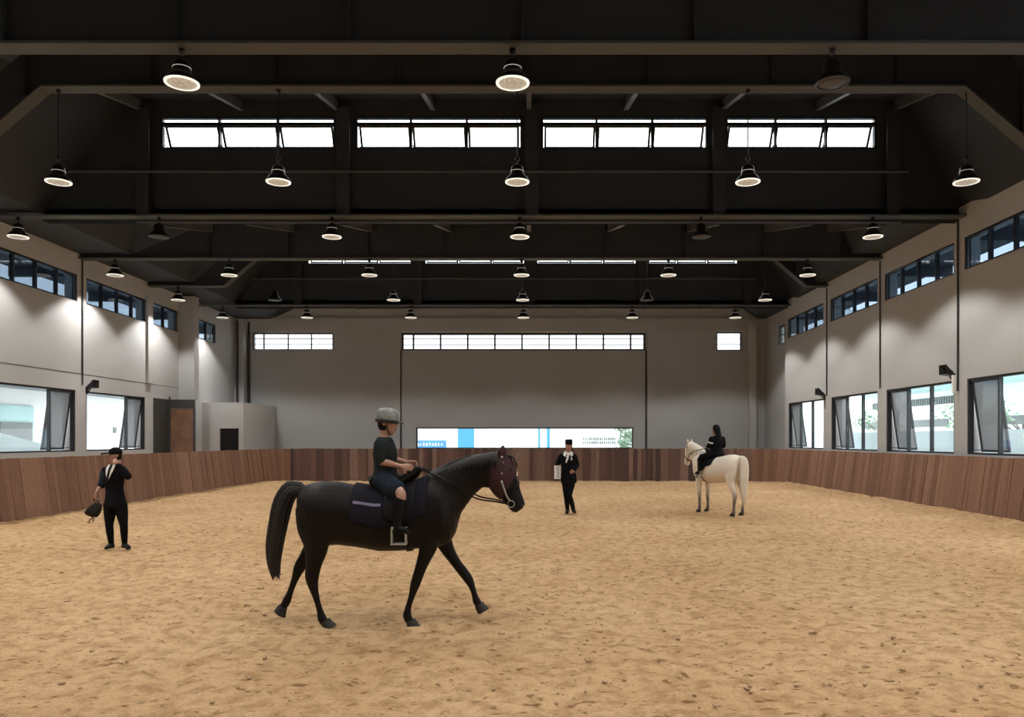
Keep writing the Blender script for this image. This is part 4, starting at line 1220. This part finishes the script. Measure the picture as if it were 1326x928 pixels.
# burgundy hood, nose band, brow ornament, bit and reins
def grow(a, b, hw, e):
    d = (a - b).normalized() * e; return (a + d, b - d, hw + e)
HS = [HEAD[1], HEAD[2], HEAD[3], HEAD[4]]
hd = MB(); secs = [grow(*HEAD[0], .012)] + [grow(*q, .013) for q in HEAD[1:4]] + [grow(L(669, 614), L(649, 646), .092, .012)]
pair(hd, secs, 22)
hood = hd.build('hood', M['mask'], bh, smooth=True)
for s in (-1, 1):
    e = MB(); e.limb([(L(649.5, 590, s * .047), .040, .034), (L(650.3, 584, s * .062), .041, .031), (L(651.3, 577.8, s * .060), .012, .012)], n=12)
    e.build('ear_cover', M['mask'], hood, smooth=True)
for (px, py, q) in ((650.5, 591, .012), (650.5, 612, .009), (650, 622, .010), (652, 598, .006)):
    y = -.121
    w = MB(); w.ball(L(px, py, -.112), q, .008, q * .8); w.build('hood_mark', M['greytack'], hood, smooth=True)
pair_b = MB(); pair(pair_b, [grow(L(671.3, 623), L(652, 649.5), .079, .010), grow(L(672.5, 627.5), L(653.5, 651.5), .074, .010)], 22)
nb = pair_b.build('nose_band', M['leather'], bh, smooth=True)
MB().ball(L(668, 613.5, -.0), .022, .03, .026).build('brow_ornament', M['whitemane'], bh, smooth=True)
for s in (-1, 1):
    rg = MB(); c = L(662, 651.5, s * .072); ring = []
    for i in range(16):
        a = 2 * math.pi * i / 16; r_ = V((math.cos(a), 0, math.sin(a)))
        ring.append((c + r_ * .033, r_, V((0, 1, 0)), .005, .005))
    rg.loft(ring, n=6, cap=False, closed=True); rg.build('bit_ring', M['greytack'], bh, smooth=True)
    ck = MB(); ck.tube([c + V((-.01, 0, .03)), L(656, 640, s * .094), L(650, 622, s * .118)], .009, n=6); ck.build('cheek_strap', M['greytack'], bh, smooth=True)
    MB().tube([c + V((-.03, 0, 0)), L(640, 647.5, s * .12), L(618, 643.5, s * .155), L(596, 630, s * .19), L(566, 614, s * .16), L(539, 604.5, s * .07)], .008, n=6).build('rein', M['leather'], bh, smooth=True)
saddle_set(bh)

# --- rider of the black horse
def rider_joints(k=.93, lean=0.0):
    return dict(k=k, right=V((0, -1, 0)), fwd=V((1, 0, 0)),
    hip=L(499, 618), waist=L(499.5, 603), chest=L(498.5, 586), shl=L(498, 572), neck=L(498, 563.5),
    head=L(501.5, 547), hf=V((1, -.12, -.10)),
    sa=L(496, 573, -.165), ea=L(498, 596, -.20), wa=L(522, 603.5, -.11), ha=(V((.94, .28, -.1)), V((.2, .9, -.2)), 1, .6),
    sb=L(496, 573, .165), eb=L(501, 594, .19), wb=L(526, 599.5, .09), hb=(V((.94, -.28, -.1)), V((.2, -.9, -.2)), -1, .6),
    pa=L(499, 622, -.10), ka=L(526, 636, -.315), aa=L(523, 675, -.365), ta=L(537, 683.5, -.37),
    pb=L(499, 622, .10), kb=L(526, 636, .315), ab=L(523, 675, .365), tb=L(537, 683.5, .37))
Jr = rider_joints()
def tall_boots(J, root, H, k):
    shoes('leather', .80, 'boot')(J, root, H, k)
rid = person('person', 'person in grey riding helmet, dark tee and shorts riding the black horse', (Xh, Yh, 0), 0, Jr,
             [jacket('teeshirt', hem=.02, sleeve=.48, ease=.020, name='tee_shirt'), trousers('shorts', to=.36, ease=.02, name='shorts'), tall_boots, riding_helmet])

def nostrils(root, p, m_, hw):
    for s in (-1, 1):
        MB().ball(p + V((0, s * hw, 0)), .017, .010, .022).build('nostril', m_, root, smooth=True)
nostrils(bh, L(675.5, 655), M['eye'], .047)
MB().limb([(L(673, 660.2, -.040), .004, .006), (L(667, 656.5, -.058), .004, .005), (L(662.5, 654, -.060), .003, .004)], n=6).build('mouth', M['eye'], bh, smooth=True)
# --- the white horse standing at the right, seen from behind
wp = V((4.60, 18.75, 0)); ang = math.radians(117)
NECK_W = [(L(546, 617), L(588, 694), .19), (L(565, 607), L(597, 680), .17), (L(585, 597), L(607, 654), .135), (L(602, 590), L(620, 638), .112), (L(614, 586), L(628, 626), .100), (L(622, 584), L(630, 620), .092)]
_dy = 22.5
HEAD_W = [(L(x0, y0 + _dy), L(x1, y1 + _dy), h_ * 1.1) for x0, y0, x1, y1, h_ in ((618, 561.5, 614, 592, .075), (630, 562, 615, 597, .09), (639, 570, 617, 608, .105), (643, 583, 622, 615, .102), (645.5, 597, 627, 620, .084), (648, 612, 632, 627, .070), (650, 624, 634, 635, .066), (650, 631, 637, 639, .060), (648, 636, 640, 640, .036))]
LEGS_W = []
for s in (-1, 1):
    o = 0 if s > 0 else 4
    LEGS_W.append([(408, 655, s * .12, .16, .11), (412, 680, s * .14, .165, .12), (412, 704, s * .145, .115, .10), (402, 727, s * .14, .076, .066), (397, 744, s * .135, .064, .050), (399, 758, s * .13, .044, .042), (401, 772, s * .13, .033, .032), (402, 786, s * .13, .032, .031), (402.5, 795, s * .13, .044, .040), (406, 801, s * .13, .040, .038)])
    LEGS_W.append([(562, 680, s * .10, .13, .09), (562, 705, s * .13, .085, .075), (561, 730, s * .13, .058, .056), (561, 751, s * .125, .050, .046), (560, 767, s * .125, .034, .034), (559.5, 783, s * .125, .031, .031), (560, 793, s * .125, .044, .040), (563, 801, s * .125, .038, .038)])
HO_W = []
for s in (-1, 1):
    HO_W += [(L(408, 804.5, s * .13), V((.3, 0, -.95)), M['hoof']), (L(565, 804.5, s * .125), V((.3, 0, -.95)), M['hoof'])]
wh = horse('horse', 'white horse standing with its rump to the viewer at the right', wp, ang, M['whitecoat'], None, NECK_W, HEAD_W, LEGS_W,
           (L(628, 564 + _dy), L(631, 553 + _dy)), HO_W, L(637, 583 + _dy))
wh.scale = (1.03, 1.03, 1.03)
tp = [L(391, 634), L(380, 637), L(376, 652), L(376.5, 680), L(378, 715), L(379.5, 745), L(382, 764)]
tw = [(.06, .06), (.075, .085), (.075, .11), (.07, .125), (.062, .11), (.045, .075), (.012, .014)]
hair_strands(tp, tw, 80, M['whitemane'], wh, 'tail', 9, flip=.14)
mb = MB()
for i in range(80):
    t = i / 79
    q = NECK_W; f5 = t * 4.99; a = int(f5); p0 = q[a][0].lerp(q[min(a + 1, 5)][0], f5 - a) - V((0, 0, .008))
    for s in (-1, 1):
        w = .07 + .06 * (1 - t)
        mb.limb([(p0 + V((0, s * .012, 0)), .012, .014), (p0 + V((.0, s * w, -.05)), .010, .013), (p0 + V((.03 + rnd.uniform(-.03, .03), s * (w + .035 + rnd.uniform(0, .02)), -.24 + rnd.uniform(-.06, .06))), .003, .004)], n=6, sub=2, dome=False)
mb.build('mane', M['whitemane'], wh, smooth=True)
hb_ = MB(); pair(hb_, [grow(L(646.2, 600 + _dy), L(628, 621.5 + _dy), .088, .009), grow(L(647, 605 + _dy), L(629.5, 623.5 + _dy), .084, .009)], 20); hb_.build('nose_band', M['leather'], wh, smooth=True)
hb_ = MB(); pair(hb_, [grow(L(632.5, 563.5 + _dy), L(614.5, 600 + _dy), .102, .008), grow(L(635, 566 + _dy), L(616, 603 + _dy), .107, .008)], 20); hb_.build('head_strap', M['leather'], wh, smooth=True)
for s in (-1, 1):
    MB().tube([L(637, 630 + _dy, s * .082), L(622, 645, s * .13), L(600, 622, s * .16), L(570, 612, s * .15), L(539, 604.5, s * .07)], .008, n=6).build('rein', M['leather'], wh, smooth=True)
nostrils(wh, L(647, 632 + _dy), M['greyskin'], .056)
saddle_set(wh, stripe=False, small=True)
Jb = rider_joints(k=.95)
Jb['hf'] = V((1, .25, -.08))
def white_band(J, root, H, k):
    S, E = J['sb'], J['eb']
    MB().limb([(S.lerp(E, .55), .071, .072), (S.lerp(E, .75), .069, .070)], side=V((1, 0, 0)), n=14, dome=False).build('arm_band', M['whitecloth'], root, smooth=True)
r2 = person('person', 'person with long black hair in black clothes riding the white horse', wp, ang, Jb,
            [jacket('suit', hem=.05), trousers('trouser'), tall_boots, long_hair, white_band])
r2.scale = (1.03, 1.03, 1.03)

# loose clods thrown up on the sand
M['clod'] = mat('damp_sand_clod', (.40, .265, .15), .95, var=.25, scale=20)
mb = MB(); rnd = random.Random(11)
for i in range(1500):
    y = 3.6 + 15 * rnd.random() ** 1.7; x = rnd.uniform(-1, 1) * min(9.2, y * .72 + .5)
    r = rnd.choice((.006, .008, .010, .013, .017)); ca = rnd.uniform(0, 3.14)
    u, v = V((math.cos(ca), math.sin(ca), 0)), V((-math.sin(ca), math.cos(ca), 0))
    p = V((x, y, -.004 + rnd.uniform(-.006, .006))); st = rnd.uniform(1.0, 2.2)
    mb.loft([(p + V((0, 0, h * r)), u, v, r * st * q * rnd.uniform(.85, 1.15), r * q * rnd.uniform(.85, 1.15)) for h, q in ((-.6, .8), (0, 1.0), (.35, .75), (.5, .3))], n=6)
mb.build('sand_clods', M['clod'], smooth=True, label='loose damp clods scattered over the sand in the foreground', cat='sand clods', kind='stuff')

# ------------------------------------------------------------------ world, camera, view
w = bpy.data.worlds.new('overcast_sky'); sc.world = w; w.use_nodes = True
nt = w.node_tree
bg = nt.nodes['Background']
sk = nt.nodes.new('ShaderNodeTexCoord'); gr = nt.nodes.new('ShaderNodeTexNoise'); gr.inputs['Scale'].default_value = 1.5
cr = nt.nodes.new('ShaderNodeValToRGB'); cr.color_ramp.elements[0].color = (.90, .95, 1, 1); cr.color_ramp.elements[1].color = (1, 1, 1, 1)
nt.links.new(sk.outputs['Generated'], gr.inputs['Vector']); nt.links.new(gr.outputs['Fac'], cr.inputs['Fac']); nt.links.new(cr.outputs['Color'], bg.inputs['Color'])
bg.inputs['Strength'].default_value = 5.0

cam = bpy.data.cameras.new('camera'); co = bpy.data.objects.new('camera', cam); C.objects.link(co)
co.location = (0, 0, EYE); co.rotation_euler = (math.radians(90), 0, 0)
cam.sensor_fit = 'HORIZONTAL'; cam.sensor_width = 36; cam.lens = 36 * F / 1326
cam.shift_x = (663 - VX) / 1326; cam.shift_y = (VY - 464) / 1326
cam.clip_start = .05; cam.clip_end = 300
sc.camera = co
vs = sc.view_settings; sc.display_settings.display_device = 'sRGB'
vs.view_transform = 'Standard'; vs.look = 'None'; vs.exposure = 0.0; vs.gamma = 1.0; vs.use_curve_mapping = False
